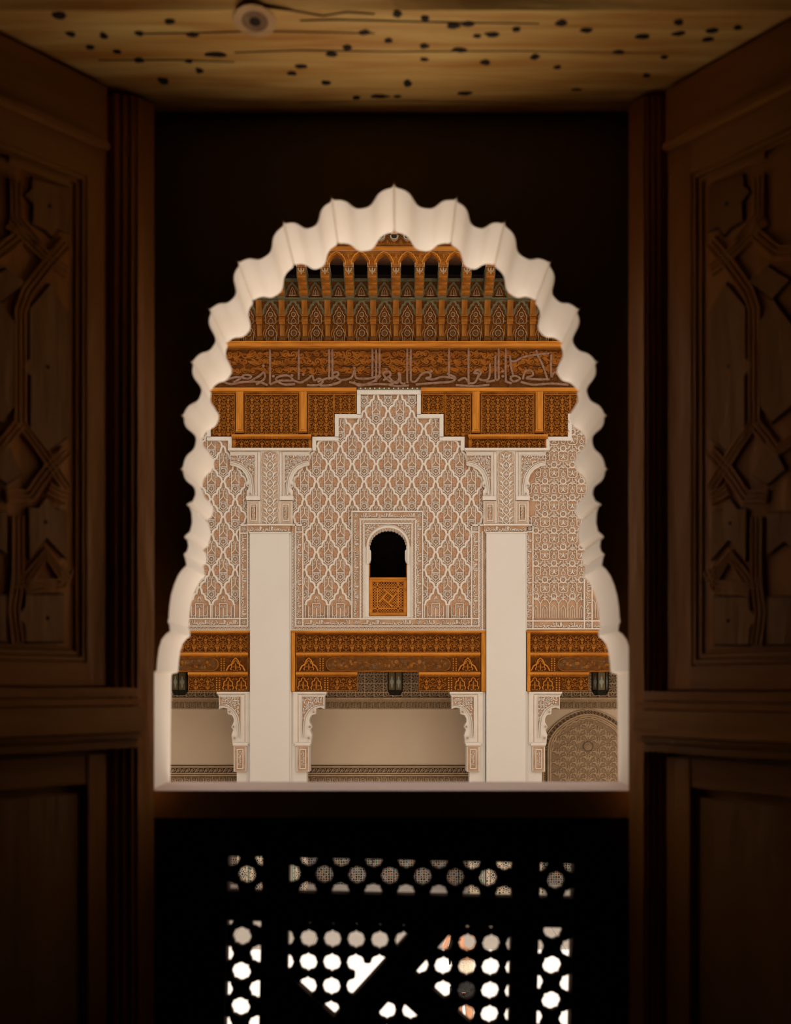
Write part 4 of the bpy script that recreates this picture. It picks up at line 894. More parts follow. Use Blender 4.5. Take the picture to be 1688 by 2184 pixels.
for s_ in ([(0, 1380), (40, 1425), (80, 1430), (100, 1350), (106, 1430), (150, 1440)], [(197, 1420), (240, 1420), (300, 1350), (360, 1340), (372, 1380), (330, 1392), (400, 1402), (480, 1380), (600, 1390), (520, 1350)], [(600, 1390), (560, 1422), (440, 1432), (330, 1440), (240, 1448)],
           [(620, 1415), (680, 1390), (712, 1430)], [(715, 1435), (770, 1430), (802, 1355), (762, 1345), (790, 1318), (825, 1340), (800, 1390), (860, 1412), (900, 1380), (905, 1260)], [(870, 1425), (950, 1412)], [(960, 1412), (985, 1400)], [(1045, 1420), (1100, 1440)],
           [(1085, 1190), (1095, 1290), (1112, 1362)], [(1095, 1240), (1130, 1240), (1200, 1205), (1300, 1185), (1435, 1170)], [(1320, 1140), (1335, 1190), (1375, 1270), (1405, 1350), (1420, 1400)], [(1457, 1180), (1452, 1280), (1457, 1385)],
           [(1085, 1385), (1130, 1370), (1175, 1398), (1115, 1422), (1085, 1390)], [(1200, 1402), (1220, 1335), (1270, 1322), (1292, 1362), (1232, 1392), (1330, 1402), (1440, 1402)], [(1460, 1385), (1480, 1340), (1520, 1360), (1545, 1402), (1600, 1402)], [(1180, 1425), (1300, 1450), (1450, 1440), (1610, 1450)], [(0, 1450), (80, 1462), (180, 1455)], [(600, 1452), (760, 1462), (900, 1450)]): st(s_, LB)
for (x, y) in ((640, 1440), (465, 1445), (370, 1350), (1230, 1370), (1530, 1380), (745, 1430)): q.disc(*LA((x, y)), 3, Z0, Z1, LETTER, 10)
for (x, y) in ((1020, 1330), (1020, 1375), (1228, 1325), (1530, 1350), (1560, 1340), (380, 1330)): q.disc(*LB((x, y)), 3, Z0, Z1, LETTER, 10)
q.part('painted_lettering', fz)
yl = 23.95
q = M(yl); x = 300
rr = random.Random(8); q.prism([(40, 728.5), (1620, 728.5), (1620, 738.6), (40, 738.6)], -24, 0, WOODB, back=True); q.box(40, 1620, 728, 731, -24, 2, WOODB)
q.top('trim_1', 'smooth orange cedar ledge above the inscribed frieze', 'ledge', kind='structure', base=P(837, 739, yl))

# ------------------------------------------------------------------ eaves: brackets, painted panels, arcade, tiles
BP = .529; ZB = 8.14; base = Vector((0, 24.1, ZB))
def yzp(profile, x0, x1, mt, q): 
    n0 = len(q.v); q.prism(profile, x0, x1, mt, back=True)
def bracket_meshes():
    out = []
    Q = lambda: M(fn=lambda a, b, c: (c, a - 24.1, b - ZB))
    q = Q(); yzp([(24.15, 8.02), (23.99, 8.02), (23.97, 8.10), (24.0, 8.16), (24.15, 8.16)], -.075, .075, WOODK, q); out.append(('base_block', q.mesh('base_block')))
    q = Q(); yzp([(24.15, 8.16), (23.99, 8.16), (23.97, 8.42), (24.15, 8.42)], -.055, .055, WOODE, q); out.append(('lower_strut', q.mesh('lower_strut')))
    q = Q(); yzp([(24.1, 8.42), (23.93, 8.42), (23.90, 8.47), (23.90, 8.56), (23.94, 8.62), (24.1, 8.62)], -.07, .07, WOODE, q); yzp([(23.89 + .03 * cos(t_ * pi / 5), 8.5 + .035 * sin(t_ * pi / 5)) for t_ in range(10)], -.074, .074, WOOD, q); yzp([(24.1, 8.59), (23.88, 8.59), (23.88, 8.625), (24.1, 8.625)], -.08, .08, WOOD, q); out.append(('scroll_block', q.mesh('scroll_block')))
    q = Q(); yzp([(24.1, 8.62), (23.90, 8.62), (23.86, 8.72), (23.80, 8.95), (24.1, 8.95)], -.068, .068, WOODE, q); out.append(('upper_strut', q.mesh('upper_strut')))
    q = Q(); yzp([(24.1, 8.945), (23.72, 8.945), (23.70, 8.985), (24.1, 8.985)], -.1, .1, GREEN, q); out.append(('ledge', q.mesh('ledge')))
    q = Q(); yzp([(24.1, 8.985), (23.72, 8.985), (23.64, 9.0), (23.58, 9.03), (23.53, 9.055), (23.45, 9.06), (23.38, 9.10), (23.30, 9.15), (23.2, 9.17), (23.10, 9.21), (23.04, 9.27), (23.0, 9.35), (22.99, 9.37), (24.1, 9.37)], -.088, .088, WOODE, q)
    for (cy_, cz_, cr_, hw_) in ((23.56, 9.045, .05, .094), (23.34, 9.14, .042, .092), (23.13, 9.21, .036, .092)): yzp([(cy_ + cr_ * cos(t_ * pi / 6), cz_ + cr_ * sin(t_ * pi / 6)) for t_ in range(12)], -hw_, hw_, WOOD, q)
    for b_ in (.25, .5, .75): yzp([(lerp(23.03, 23.0, b_) - .012, lerp(9.22, 9.36, b_)), (lerp(23.03, 23.0, b_) - .012, lerp(9.22, 9.36, b_) + .012), (23.1, lerp(9.22, 9.36, b_) + .012), (23.1, lerp(9.22, 9.36, b_))], -.09, .09, WOODB, q)
    for sx in (-.1, .1): yzp([(24.1, 8.985), (23.68, 8.985), (23.5, 9.075), (23.3, 9.16), (23.1, 9.225), (23.02, 9.37), (24.1, 9.37)], sx - .012, sx + .012, GREEN, q)
    q2 = M(fn=lambda a, b, c: (a, lerp(23.03, 23.0, b) - c - 24.1, lerp(9.2, 9.36, b) - ZB)); q2.leaf(0, .05, 0, .95, .05, 0, .03, PALE, 0); q2.leaf(0, .2, -.06, .9, .035, 0, .03, PALE, .03); q2.leaf(0, .2, .06, .9, .035, 0, .03, PALE, -.03)
    out.append(('carved_scroll', q.mesh('carved_scroll'))); out.append(('leaf_carving', q2.mesh('leaf_carving')))
    q = Q(); yzp([(24.1, 9.37), (22.96, 9.37), (22.94, 9.40), (22.94, 9.44), (24.1, 9.44)], -.11, .11, CARV, q); out.append(('abacus', q.mesh('abacus')))
    return out
BM_ = bracket_meshes()
idx = 0
for i in range(-7, 8):
    X = BP * i; lab = 'carved cedar eave bracket, outermost at the %s end of the row, hidden by the arch' % ('left' if i < 0 else 'right') if abs(i) == 7 else 'carved cedar eave bracket, %s of the thirteen under the eaves' % ORD[i + 6]
    rt = empty('eave_bracket', (X, 24.1, ZB), lab, 'bracket', 'carved brackets under the eaves')
    for nm, me in BM_: inst(me, nm, rt, rt.location)
# cove of painted panels between the brackets
cv = empty('eave_cove', (0, 24.1, ZB), 'painted wooden cove of small arches between the eave brackets', 'cove')
q = M(fn=lambda a, b, c: (c, a, b)); yzp([(24.25, 7.98), (24.1, 7.98), (23.86, 8.93), (23.84, 8.97), (23.80, 8.98), (23.62, 9.30), (23.62, 9.36), (24.25, 9.36)], -8, 8, WOODD, q); q.part('backing', cv)
q = M(fn=lambda a, b, c: (c, a, b)); yzp([(23.86, 8.935), (23.75, 8.935), (23.74, 8.965), (23.85, 8.985)], -8, 8, GREEN, q); yzp([(23.63, 9.28), (23.56, 9.28), (23.55, 9.33), (23.63, 9.36)], -8, 8, GREEN, q); q.part('fillet', cv)
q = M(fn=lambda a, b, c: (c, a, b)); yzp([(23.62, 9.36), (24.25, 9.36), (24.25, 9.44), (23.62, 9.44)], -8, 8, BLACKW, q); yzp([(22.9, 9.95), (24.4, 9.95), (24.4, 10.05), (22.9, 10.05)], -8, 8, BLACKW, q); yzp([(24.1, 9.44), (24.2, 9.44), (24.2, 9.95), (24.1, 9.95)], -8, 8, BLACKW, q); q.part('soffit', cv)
tl = atan2(.24, .95); ts = atan2(.18, .32)
for i in range(-14, 14):
    X = BP * (i + .5)
    inst(EAVEU, 'painted_arch_motif', cv, (X, 24.09, 8.0), (.98, 1, 1.035), (tl, 0, 0)); inst(EAVES, 'olive_arch_motif', cv, (X, 23.79, 8.985), (.98, 1, .93), (ts, 0, 0))
for i in [k for k in range(-14, 15) if abs(k) > 7]:
    for nm, me in BM_: inst(me, nm, cv, (BP * i, 24.1, ZB))
# soffit vaults behind the arcade
ya = 22.93; ka = BP * F / ya
ac = empty('eave_arcade', P(845, 566, ya), 'carved cedar arcade of small multifoil arches along the eaves', 'arcade')
half = [(9, 566), (8.6, 560), (10.3, 557.6), (11.6, 555.6), (11.8, 553), (13.6, 551.4), (15.2, 549.8), (15.5, 547.6), (17.6, 546.4), (19.6, 545.6), (20.6, 543.8), (23, 542.6), (25.4, 540.6)]
low = []
for i in range(-15, 15):
    x = 845 + ka * i; hx = [(x + a * ka / 50.8, b) for a, b in half]; low += hx + [(2 * (x + ka / 2) - a, b) for a, b in hx[-2::-1]]
q = M(ya); q.prism([(low[0][0], 535)] + low + [(low[-1][0], 535)][::1], -14, 0, WOOD, back=True); q.part('arch_board', ac)
q = M(ya)
for i in range(-15, 15):
    x = 845 + ka * i; hx = [(x + a - 2.6, b - 3.2) for a, b in half]; q.ribbon([(x + 6.2, 565)] + hx[1:] + [(2 * (x + ka / 2) - a, b) for a, b in hx[-2:0:-1]] + [(x + ka - 6.2, 565)], 2.6, 0, 2.6, WOODB)
    q.leaf(x, 552, x, 541, 5, 0, 2.4, WOOD, 0)
    for sg in (1, -1): q.spiral(x + sg * 7, 546, 3.6, 0, 1, 1.4, 0, 2.2, WOOD, sg, 9); q.leaf(x + sg * 10, 540, x + sg * 17, 543, 3, 0, 2.2, WOOD, .2 * sg); q.leaf(x + sg * 2, 555, x + sg * 6, 560, 2.6, 0, 2.2, WOOD, .2)
    q.spiral(x + ka / 2, 539.5, 2.6, 0, 1, 1.2, 0, 2, WOOD, 1, 8)
q.part('spandrel_carving', ac)
q = M(ya); q.box(70, 1620, 527.5, 534.8, -14, 5, WOODB); q.box(70, 1620, 532.4, 535.4, -14, 3, CARV); q.part('lower_fascia', ac)
q = M(ya); q.box(60, 1630, 518.6, 527.8, -14, 3, WOODE); q.box(60, 1630, 518.6, 523, -14, 7, WOODB); q.part('upper_fascia', ac)
yt = 22.8; pit = 28.4
q = M(yt); wave = []
for i in range(-27, 28):
    x = 827 + pit * i; wave += [(x - 7, 508), (x - 4, 502), (x, 499.5), (x + 4, 502), (x + 7, 508), (x + 14, 513)]
q.prism([(wave[0][0], 519.5)] + wave + [(wave[-1][0], 519.5)], -8, 0, WOODE)
for i in range(-27, 28):
    x = 827 + pit * i
    for r in (4, 8): q.ribbon([(x - r - 3, 519), (x - r * .5, 514 - r), (x, 511 - r), (x + r * .5, 514 - r), (x + r + 3, 519)], 1.4, 0, 1.6, WOODK)
    q.leaf(x, 519, x, 511, 3, 0, 1.6, WOOD, 0); q.leaf(x + 14.2, 519, x + 14.2, 514, 2, 0, 1.6, WOOD, 0)
q.part('crest_board', ac)
rf = empty('tiled_roof', P(845, 505, yt), 'green glazed roof tiles along the top of the eaves', 'roof')
def tile(up):
    q = M(yt, rel=True); n = 10; f = [(9.2 * cos(pi * i / (n - 1)), -9.2 * sin(pi * i / (n - 1)) * up) for i in range(n)]; g = [(7 * cos(pi * i / (n - 1)), -7 * sin(pi * i / (n - 1)) * up) for i in range(n)]
    q.prism(f + g[::-1], -60, 0, TERRA, mside=TERRA, back=True); q.ribbon([(lerp(a[0], b[0], .35), lerp(a[1], b[1], .35)) for a, b in zip(f, g)], 1.5, 0, .8, GLAZE); return q.mesh('roof_tile')
TU, TD = tile(1), tile(-1)
for i in range(-27, 28):
    inst(TU, 'roof_tile', rf, P(827 + pit * i, 499, yt - .1)); inst(TD, 'roof_tile', rf, P(827 + pit * (i + .5), 501.5, yt - .12))
q = M(raw=True, fn=lambda a, b, c: (c, a, b)); zt = P(0, 503, yt).z; q.prism([(yt + .3, zt + .02), (yt + .3, zt + .08), (25.5, zt + .5), (25.5, zt - .2), (yt + 1, zt - .1)], -13, 13, TERRA, back=True); q.part('roof_deck', rf)

# ------------------------------------------------------------------ lanterns hanging in the gallery
def lantern(cx, rot, lab):
    Yl = 25.0; c = P(cx, 1457, Yl); k = Yl / F
    rt = empty('lantern', (c.x, Yl, c.z), lab, 'lantern', 'dark lanterns hanging under the gallery')
    r = 17.2 * k; zt_, zb_, ze = 30 * k, -16 * k, -24.5 * k
    def hexp(rr, z): return [(c.x + rr * cos(rot + i * pi / 3), Yl + rr * sin(rot + i * pi / 3), c.z + z) for i in range(6)]
    q = M(raw=True); rings = [hexp(r * .86, zt_), hexp(r * .86, zb_)]
    q2 = M(raw=True)
    for i in range(6):
        for (z, rr, t) in ((zt_, r, .02), (zb_, r, .024), (ze, r * .62, .018)):
            a, b = hexp(rr, z)[i], hexp(rr, z)[(i + 1) % 6]; beam(q2, a, b, t)
        beam(q2, hexp(r, zt_)[i], hexp(r, zb_)[i], .026); beam(q2, hexp(r, zb_)[i], hexp(r * .62, ze)[i], .03)
    for z0_, z1_, r0, r1 in ((zb_, ze, r * .95, r * .6), (zt_ + .22, zt_, r * .25, r * 1.0)):
        A, B = hexp(r0, z0_), hexp(r1, z1_)
        for i in range(6): q2.face([q2.pt(*p) for p in (A[i], A[(i + 1) % 6], B[(i + 1) % 6], B[i])], IRON)
    B = hexp(r * .6, ze); q2.face([q2.pt(*p) for p in B], IRON); q2.part('frame', rt)
    for i in range(6):                                       # pierced side panels with a quatrefoil pane each
        a, b = Vector(hexp(r * .97, zb_)[i]), Vector(hexp(r * .97, zb_)[(i + 1) % 6]); ux = (b - a).normalized(); n = Vector((0, 0, 1)).cross(ux); n = n if n.dot(a - Vector((c.x, Yl, a.z))) > 0 else -n
        L_ = (b - a).length; H_ = zt_ - zb_; o = a
        fn = lambda x, y, w, o=o, ux=ux, n=n: tuple(o + ux * x + Vector((0, 0, y)) + n * w)
        q = M(fn=fn); q.box(.01, L_ - .01, .01, H_ - .01, -.012, -.006, LAMBER); q.part('side_panel', rt)
        q = M(fn=fn); mx, my = L_ / 2, H_ * .40; qf = []
        for t in range(24):
            an = t * 2 * pi / 24; rr = 1 + .28 * cos(4 * an); qf.append((mx + .046 * rr * cos(an) * .95, my + .125 * rr * sin(an) * .9))
        q.prism(qf, -.006, 0, LGLASS); q.part('pane', rt)
    q = M(raw=True); beam(q, (c.x, Yl, c.z + zt_ + .2), (c.x, Yl, zc), .02); q.part('chain', rt)
def beam(q, a, b, t):
    a, b = Vector(a), Vector(b); d = (b - a).normalized(); u = d.cross(Vector((.3, .2, 1)) if abs(d.z) < .9 else Vector((1, .2, 0))).normalized(); v = d.cross(u); ids = []
    for p in (a, b):
        for s_, e in ((1, 1), (-1, 1), (-1, -1), (1, -1)): w_ = p + u * s_ * t / 2 + v * e * t / 2; ids.append(q.pt(*w_))
    for i in range(4): q.face((ids[i], ids[(i + 1) % 4], ids[4 + (i + 1) % 4], ids[4 + i]), IRON)
    q.face(ids[:4], IRON); q.face(ids[4:], IRON)
for nm, cx_ in (('trim_4', 75), ('trim_5', 1581)):           # the next pillars along, beyond the frame
    q = M(); q.box(cx_ - 42, cx_ + 45, 958, 1916, -55, 11, PLAIN); q.top(nm, kind='structure', base=P(cx_, 1916))
q = M(); q.box(1262, 1600, 829, 884, 0, 4, WOODD); q.top('trim_6', kind='structure', base=P(1430, 884)); q = M(); q.box(60, 260, 829, 932, 0, 4, WOODD); q.top('trim_7', kind='structure', base=P(160, 932))
lantern(384, R(90 - 60), 'dark six-sided lantern hanging in the gallery left of the left pillar')
lantern(843.5, R(30), 'dark six-sided lantern hanging between the two white pillars')
lantern(1281, R(0), 'dark six-sided lantern hanging above the blind arch')

# ------------------------------------------------------------------ our own wall: scalloped arch, reveal, room behind the camera
AC = 841.0
TIPS = [(0, 391), (-134, 421), (-237, 472), (-335, 557), (-397, 658), (-436, 771), (-456, 886), (-457, 1001)]
VALS = [(-68, 444), (-177, 485), (-277, 548), (-346, 638), (-386, 737), (-414, 843), (-424, 942), (-425, 1052)]
PROF = [(0, 1.06), (.02, .985), (.042, .90), (.07, .835), (.12, .805), (.20, .785), (.30, .745), (.40, .68), (.49, .59), (.56, .48), (.62, .35), (.68, .22), (.74, .12), (.82, .045), (.91, .01), (1, 0)]
def lobe(T, V):
    """from the spike T down the ogee to the rounded cusp V"""
    c = (0, 1000); rx, ry = (T[0] + V[0]) / 2 - c[0], min((T[1] + V[1]) / 2, 1000) - c[1]; l = hypot(rx, ry); rx /= l; ry /= l
    dx, dy = T[0] - V[0], T[1] - V[1]; dr = dx * rx + dy * ry; tx, ty = dx - dr * rx, dy - dr * ry
    return [(V[0] + (1 - s_) * tx + f * dr * rx, V[1] + (1 - s_) * ty + f * dr * ry) for s_, f in PROF]
left = []
for i in range(8):
    left += lobe(TIPS[i], VALS[i])
    if i < 7: left += lobe(TIPS[i + 1], VALS[i])[::-1][1:-1]
left += [(-425, 1056), (-430, 1068), (-442, 1074), (-443, 1078), (-437, 1082), (-433, 1095), (-432, 1115), (-436, 1133), (-447, 1142), (-448, 1148), (-442, 1152), (-440, 1166), (-443, 1176), (-450, 1182), (-447, 1190), (-444, 1206),
         (-452, 1213), (-462, 1227), (-470, 1246), (-477, 1270), (-480.5, 1295), (-482, 1318), (-484, 1326), (-480, 1334), (-479, 1346), (-487, 1351), (-497, 1364), (-503, 1384), (-506, 1408), (-507.5, 1430), (-521, 1433), (-523, 1440), (-526, 1686)]
LH = 2760.0
half_ = [(x, y) for x, y in left] + [(-526, LH)]
loop = [(AC + x, y) for x, y in half_] + [(AC - x, y) for x, y in half_[::-1][:-1]]
ki = YI / F
def W2(x, y, Yw): return ((x - CX) * ki, Yw, (HZ - y) * ki)     # the same outline on the inner and the outer face of the wall
wf = empty('wall_front', (0, YI, -1.25), 'dark wall of the room pierced by the scalloped window', 'wall', kind='structure')
q = M(fn=lambda x, y, w: W2(x, y, w)); xo, zo, zu = 13 / ki, 11.6 / ki, 4.84 / ki
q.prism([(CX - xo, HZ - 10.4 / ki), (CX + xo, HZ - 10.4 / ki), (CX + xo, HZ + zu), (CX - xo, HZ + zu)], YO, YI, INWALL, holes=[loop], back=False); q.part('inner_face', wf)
q = M(fn=lambda x, y, w: W2(x, y, w)); q.prism([(CX - xo, HZ - 10.4 / ki), (CX + xo, HZ - 10.4 / ki), (CX + xo, HZ + zu), (CX - xo, HZ + zu)], YO - .002, YO, PLAIN, holes=[loop]); q.part('outer_face', wf)
q = M(fn=lambda x, y, w: W2(x, y, w)); n = len(loop)
ins = []
for i in range(n):                                               # plaster lining, a hair inside the cut
    ins.append(loop[i])
a = [q.pt(x, y, YI - .0015) for x, y in ins]; b = [q.pt(x, y, YO + .003) for x, y in ins]
def off(i, d):
    (x0, y0), (x1, y1) = ins[i - 1], ins[(i + 1) % n]; dx, dy = x1 - x0, y1 - y0; l = hypot(dx, dy) or 1
    return (ins[i][0] - dy / l * d, ins[i][1] + dx / l * d)
area = sum(ins[i][0] * ins[(i + 1) % n][1] - ins[(i + 1) % n][0] * ins[i][1] for i in range(n)); sgn = 1 if area > 0 else -1
ii = [off(i, 1.6 * sgn) for i in range(n)]
c = [q.pt(x, y, YI - .0015) for x, y in ii]; d = [q.pt(x, y, YO + .003) for x, y in ii]
for i in range(n):
    j = (i + 1) % n; q.face((c[i], c[j], d[j], d[i]), REVEAL); q.face((a[i], a[j], c[j], c[i]), REVEAL); q.face((b[i], b[j], d[j], d[i]), REVEAL)
q.part('reveal', wf, smooth=True)
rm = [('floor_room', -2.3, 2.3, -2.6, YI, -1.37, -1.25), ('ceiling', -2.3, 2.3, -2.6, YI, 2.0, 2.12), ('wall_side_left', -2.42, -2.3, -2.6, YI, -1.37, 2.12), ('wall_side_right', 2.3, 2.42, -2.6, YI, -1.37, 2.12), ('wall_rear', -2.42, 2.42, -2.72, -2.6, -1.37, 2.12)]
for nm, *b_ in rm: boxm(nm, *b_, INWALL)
boxm('added_shade_canopy', -13.4, 13.4, -3, 4.45, 10.4, 10.7, WOODK)  # unseen overhang added and sized to keep the sun off our window

# the weathered lintel over the window recess
bx0, bx1, by0, by1, bz = -1.02, 1.04, 1.585, 1.9, 1.054
q = M(raw=True); nx, ny = 60, 14; rr = random.Random(5); grid = []
for j in range(ny + 1):
    row = []
    for i in range(nx + 1):
        x, y = lerp(bx0, bx1, i / nx), lerp(by0, by1, j / ny); z = bz + .0006 * sin(x * 3 + y * 9) + .0003 * rr.uniform(-1, 1)
        if j == ny: z += .004
        if j == 0: z += .012 + .004 * sin(x * 11)
        row.append(q.pt(x, y + (.006 * sin(x * 5.3) if j == 0 else 0), z))
    grid.append(row)
for j in range(ny):
    for i in range(nx): q.face((grid[j][i], grid[j][i + 1], grid[j + 1][i + 1], grid[j + 1][i]), BEAM)
t0 = [q.pt(lerp(bx0, bx1, i / nx), by0 + .004, bz + .3) for i in range(nx + 1)]
for i in range(nx): q.face((grid[0][i], grid[0][i + 1], t0[i + 1], t0[i]), BEAM)
bt = empty('lintel_beam', (0, 1.74, bz), 'weathered yellow-brown wooden beam with dark holes above the window', 'beam')
q.part('timber', bt)
def onbeam(px, py):
    Yb = bz * F / (HZ - py); return (px - CX) * Yb / F, Yb
HOLE = mat('worm_hole', (.03, .015, .007)); CRK = mat('crack', (.10, .05, .02))
marks = [(362, 46, 11, 4), (222, 76, 9, 5), (192, 100, 9, 4), (128, 33, 14, 6), (150, 72, 9, 4), (297, 71, 9, 4), (410, 74, 14, 4), (462, 116, 24, 4), (296, 128, 12, 4), (404, 130, 9, 3), (425, 150, 9, 5), (348, 172, 12, 6), (644, 141, 14, 4), (622, 156, 12, 4), (697, 176, 12, 4),
         (708, 115, 13, 4), (742, 101, 11, 4), (778, 69, 11, 4), (828, 86, 9, 4), (812, 205, 20, 4), (760, 208, 10, 4), (848, 30, 10, 5), (907, 39, 9, 4), (966, 55, 15, 4), (998, 51, 12, 4), (1052, 73, 16, 4), (1018, 76, 9, 3), (1102, 62, 9, 4), (905, 98, 10, 4), (980, 106, 16, 4), (870, 177, 9, 7),
         (1142, 120, 11, 5), (1036, 132, 11, 5), (993, 198, 18, 4), (1198, 48, 13, 5), (1252, 64, 15, 4), (1372, 77, 16, 4), (1448, 46, 12, 5), (1448, 71, 15, 4), (1510, 83, 13, 4), (1520, 64, 12, 4), (1574, 58, 9, 4), (1320, 110, 13, 4), (1418, 121, 8, 4), (1190, 143, 9, 4), (905, 126, 9, 3), (848, 205, 9, 3), (250, 110, 9, 3), (1230, 190, 12, 3), (1380, 160, 10, 4)]
for px, py, rx, ry in marks:
    x, y = onbeam(px, py); q = M(raw=True); a_ = rx * 1.75 / F; b_ = ry * 1.75 / F * 1.9; n = 9; rs = [rr.uniform(.75, 1.2) for _ in range(n)]
    pts = [(x + a_ * rs[i] * cos(2 * pi * i / n), y + b_ * rs[i] * sin(2 * pi * i / n)) for i in range(n)]
    q.prism(pts, bz + .004, bz - .0013, HOLE); q.part('worm_hole', bt)
for pts in ([(560, 14), (620, 22), (690, 34), (740, 26), (800, 30)], [(640, 44), (720, 42), (844, 45), (980, 48), (1150, 50)], [(300, 72), (420, 70), (560, 66), (800, 71)], [(500, 112), (640, 107), (850, 110), (1100, 108), (1420, 112)], [(210, 128), (380, 128), (500, 132)], [(640, 218), (844, 214), (1000, 216), (1150, 219)]):
    q = M(raw=True); q.ribbon([onbeam(*p) for p in pts], [.0003] + [.0011] * (len(pts) - 2) + [.0003], bz + .004, bz - .0012, CRK); q.part('crack', bt)
x, y = onbeam(540, 44); q = M(raw=True); KN = mat('knot', (.40, .22, .10), (.20, .10, .045), 40, .8)
for r_, z_, m_ in ((.034, .0012, mat('knot_rim', (.80, .50, .24), (.66, .36, .14), 20, .8)), (.021, .0016, KN), (.009, .002, HOLE)): q.disc(x + .003, y, r_, bz + .004, bz - z_, m_, 16, r_ * 1.2)
q.part('knot', bt)
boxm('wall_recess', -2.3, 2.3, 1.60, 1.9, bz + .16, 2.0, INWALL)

# sill board and the carved lattice screen below it
q = M(raw=True); zs = -(1686 - HZ) * ki; xs = 524 * ki; xo_ = (AC - CX) * ki
q.box(xo_ - xs, xo_ + xs, YI - .004, YO - .004, zs - .05, zs, SILLW); q.top('trim_2', 'pinkish painted sill board at the foot of the scalloped opening', 'sill', kind='structure', base=(0, YI, zs))
q = M(raw=True); x, y = W2(317, 0, 0)[0], YI - .012; NAIL = mat('nail_metal', (.6, .5, .42), None, rough=.35, metal=.6)
q.dome(x, y, .006, .006, zs - .03, .012, NAIL, 12); q.top('nail', 'small pale nail head beside the sill corner by the left post', 'nail', base=(x, y, zs - .03))
YS = 1.925
ls = empty('lattice_screen', (0, YS, -1.15), 'dark wooden lattice screen with a turned square, below the window sill', 'lattice screen')
ks = YS / F; TL = R(1.25); pvx, pvy = 853, 1900
def tilt(x, y): return (pvx + (x - pvx) * cos(TL) - (y - pvy) * sin(TL), pvy + (x - pvx) * sin(TL) + (y - pvy) * cos(TL))
S2 = lambda: M(fn=lambda x, y, w: ((tilt(x, y)[0] - CX) * ks, YS - w, (HZ - tilt(x, y)[1]) * ks))
def rail(nm, x0, x1, y0, y1, z0=-.03, z1=.012): q = S2(); q.box(x0, x1, y0, y1, z0, z1, SCREENW); return q.part(nm, ls)
rail('frame_rail', 270, 1450, 1700, 1832); rail('frame_rail', 270, 1450, 2520, 2720); rail('frame_stile', 270, 487, 1832, 2520); rail('frame_stile', 1222, 1450, 1832, 2520)
rail('inner_stile', 559, 617, 1832, 2520, -.026, .006); rail('inner_stile', 1092, 1151, 1832, 2520, -.026, .006)
for y0_, y1_ in ((1908, 1970), (2446, 2506)):
    for x0_, x1_ in ((487, 559), (617, 1092), (1151, 1222)): rail('inner_rail', x0_, x1_, y0_, y1_, -.026, .006)
def hole_r(t, p):
    c_, s_ = abs(cos(t)), abs(sin(t)); sq = .312 * p / ((c_ ** 3.2 + s_ ** 3.2) ** (1 / 3.2)); a_ = min(c_, s_); nib = .075 * p * max(0, 1 - a_ / .22)
    return sq + nib + .012 * p
def cross_piece(p):
    """solid left between four neighbouring holes of pitch p, around a crossing"""
    out = []; h = p / 2
    for k in range(4):
        a0 = k * pi / 2; cx_, cy_ = h * sqrt(2) * cos(a0 + pi / 4), h * sqrt(2) * sin(a0 + pi / 4)
        n_ = 10; arc_ = []
        for i in range(n_ + 1):
            t = a0 + pi * 1.5 - pi / 2 * i / n_; r_ = hole_r(t, p); arc_.append((cx_ + r_ * cos(t), cy_ + r_ * sin(t)))
        m0 = (h * cos(a0), h * sin(a0)); e0 = (arc_[0]); 
        out.append(('s', a0, e0)); out += arc_
    res = []
    for o in out:
        if o[0] == 's':
            a0, e0 = o[1], o[2]
            u = (cos(a0), sin(a0)); pr = e0[0] * u[0] + e0[1] * u[1]; pe = (-u[1] * (e0[0] * -u[1] + e0[1] * u[0]), u[0] * (e0[0] * -u[1] + e0[1] * u[0]))
            res.append((h * u[0] - pe[0], h * u[1] - pe[1])); res.append((h * u[0] + pe[0], h * u[1] + pe[1]))
        else: res.append(o)
    return res
def clip(poly, clipper):
    """Sutherland-Hodgman against a convex clockwise-on-screen polygon"""
    out = poly
    for i in range(len(clipper)):
        (x1, y1), (x2, y2) = clipper[i], clipper[(i + 1) % len(clipper)]; f = lambda p: (x2 - x1) * (p[1] - y1) - (y2 - y1) * (p[0] - x1); src, out = out, []
        for j in range(len(src)):
            a_, b_ = src[j - 1], src[j]; fa, fb = f(a_), f(b_)
            if (fa >= 0) != (fb >= 0): t = fa / (fa - fb); out.append((lerp(a_[0], b_[0], t), lerp(a_[1], b_[1], t)))
            if fb >= 0: out.append(b_)
        if not out: return []
    return out
def fretwork(region, ox, oy, p, ang, skip=()):
    pc = cross_piece(p); q = S2(); xs_ = [a[0] for a in region]; ys_ = [a[1] for a in region]; cn = int(max(max(xs_) - min(xs_), max(ys_) - min(ys_)) / p) + 3
    rx, ry = (min(xs_) + max(xs_)) / 2, (min(ys_) + max(ys_)) / 2; ca, sa = cos(ang), sin(ang)
    u0, v0 = round(((rx - ox) * ca + (ry - oy) * sa) / p), round((-(rx - ox) * sa + (ry - oy) * ca) / p)
    for i in range(u0 - cn, u0 + cn + 1):
        for j in range(v0 - cn, v0 + cn + 1):
            u, v = (i + .5) * p, (j + .5) * p; x, y = ox + u * ca - v * sa, oy + u * sa + v * ca
            if any(hypot(x - sx, y - sy) < 15 for sx, sy in skip): continue
            pl = clip([(x + a * ca - b * sa, y + a * sa + b * ca) for a, b in pc], region)
            cl = []
            for pt_ in pl:
                if not cl or hypot(pt_[0] - cl[-1][0], pt_[1] - cl[-1][1]) > .05: cl.append(pt_)
            if len(cl) > 2: q.prism(cl, -.016, -.002, SCREENW, back=True)
    o = q.part('fretwork', ls); return o
box_ = lambda x0, x1, y0, y1: [(x0, y0), (x1, y0), (x1, y1), (x0, y1)]
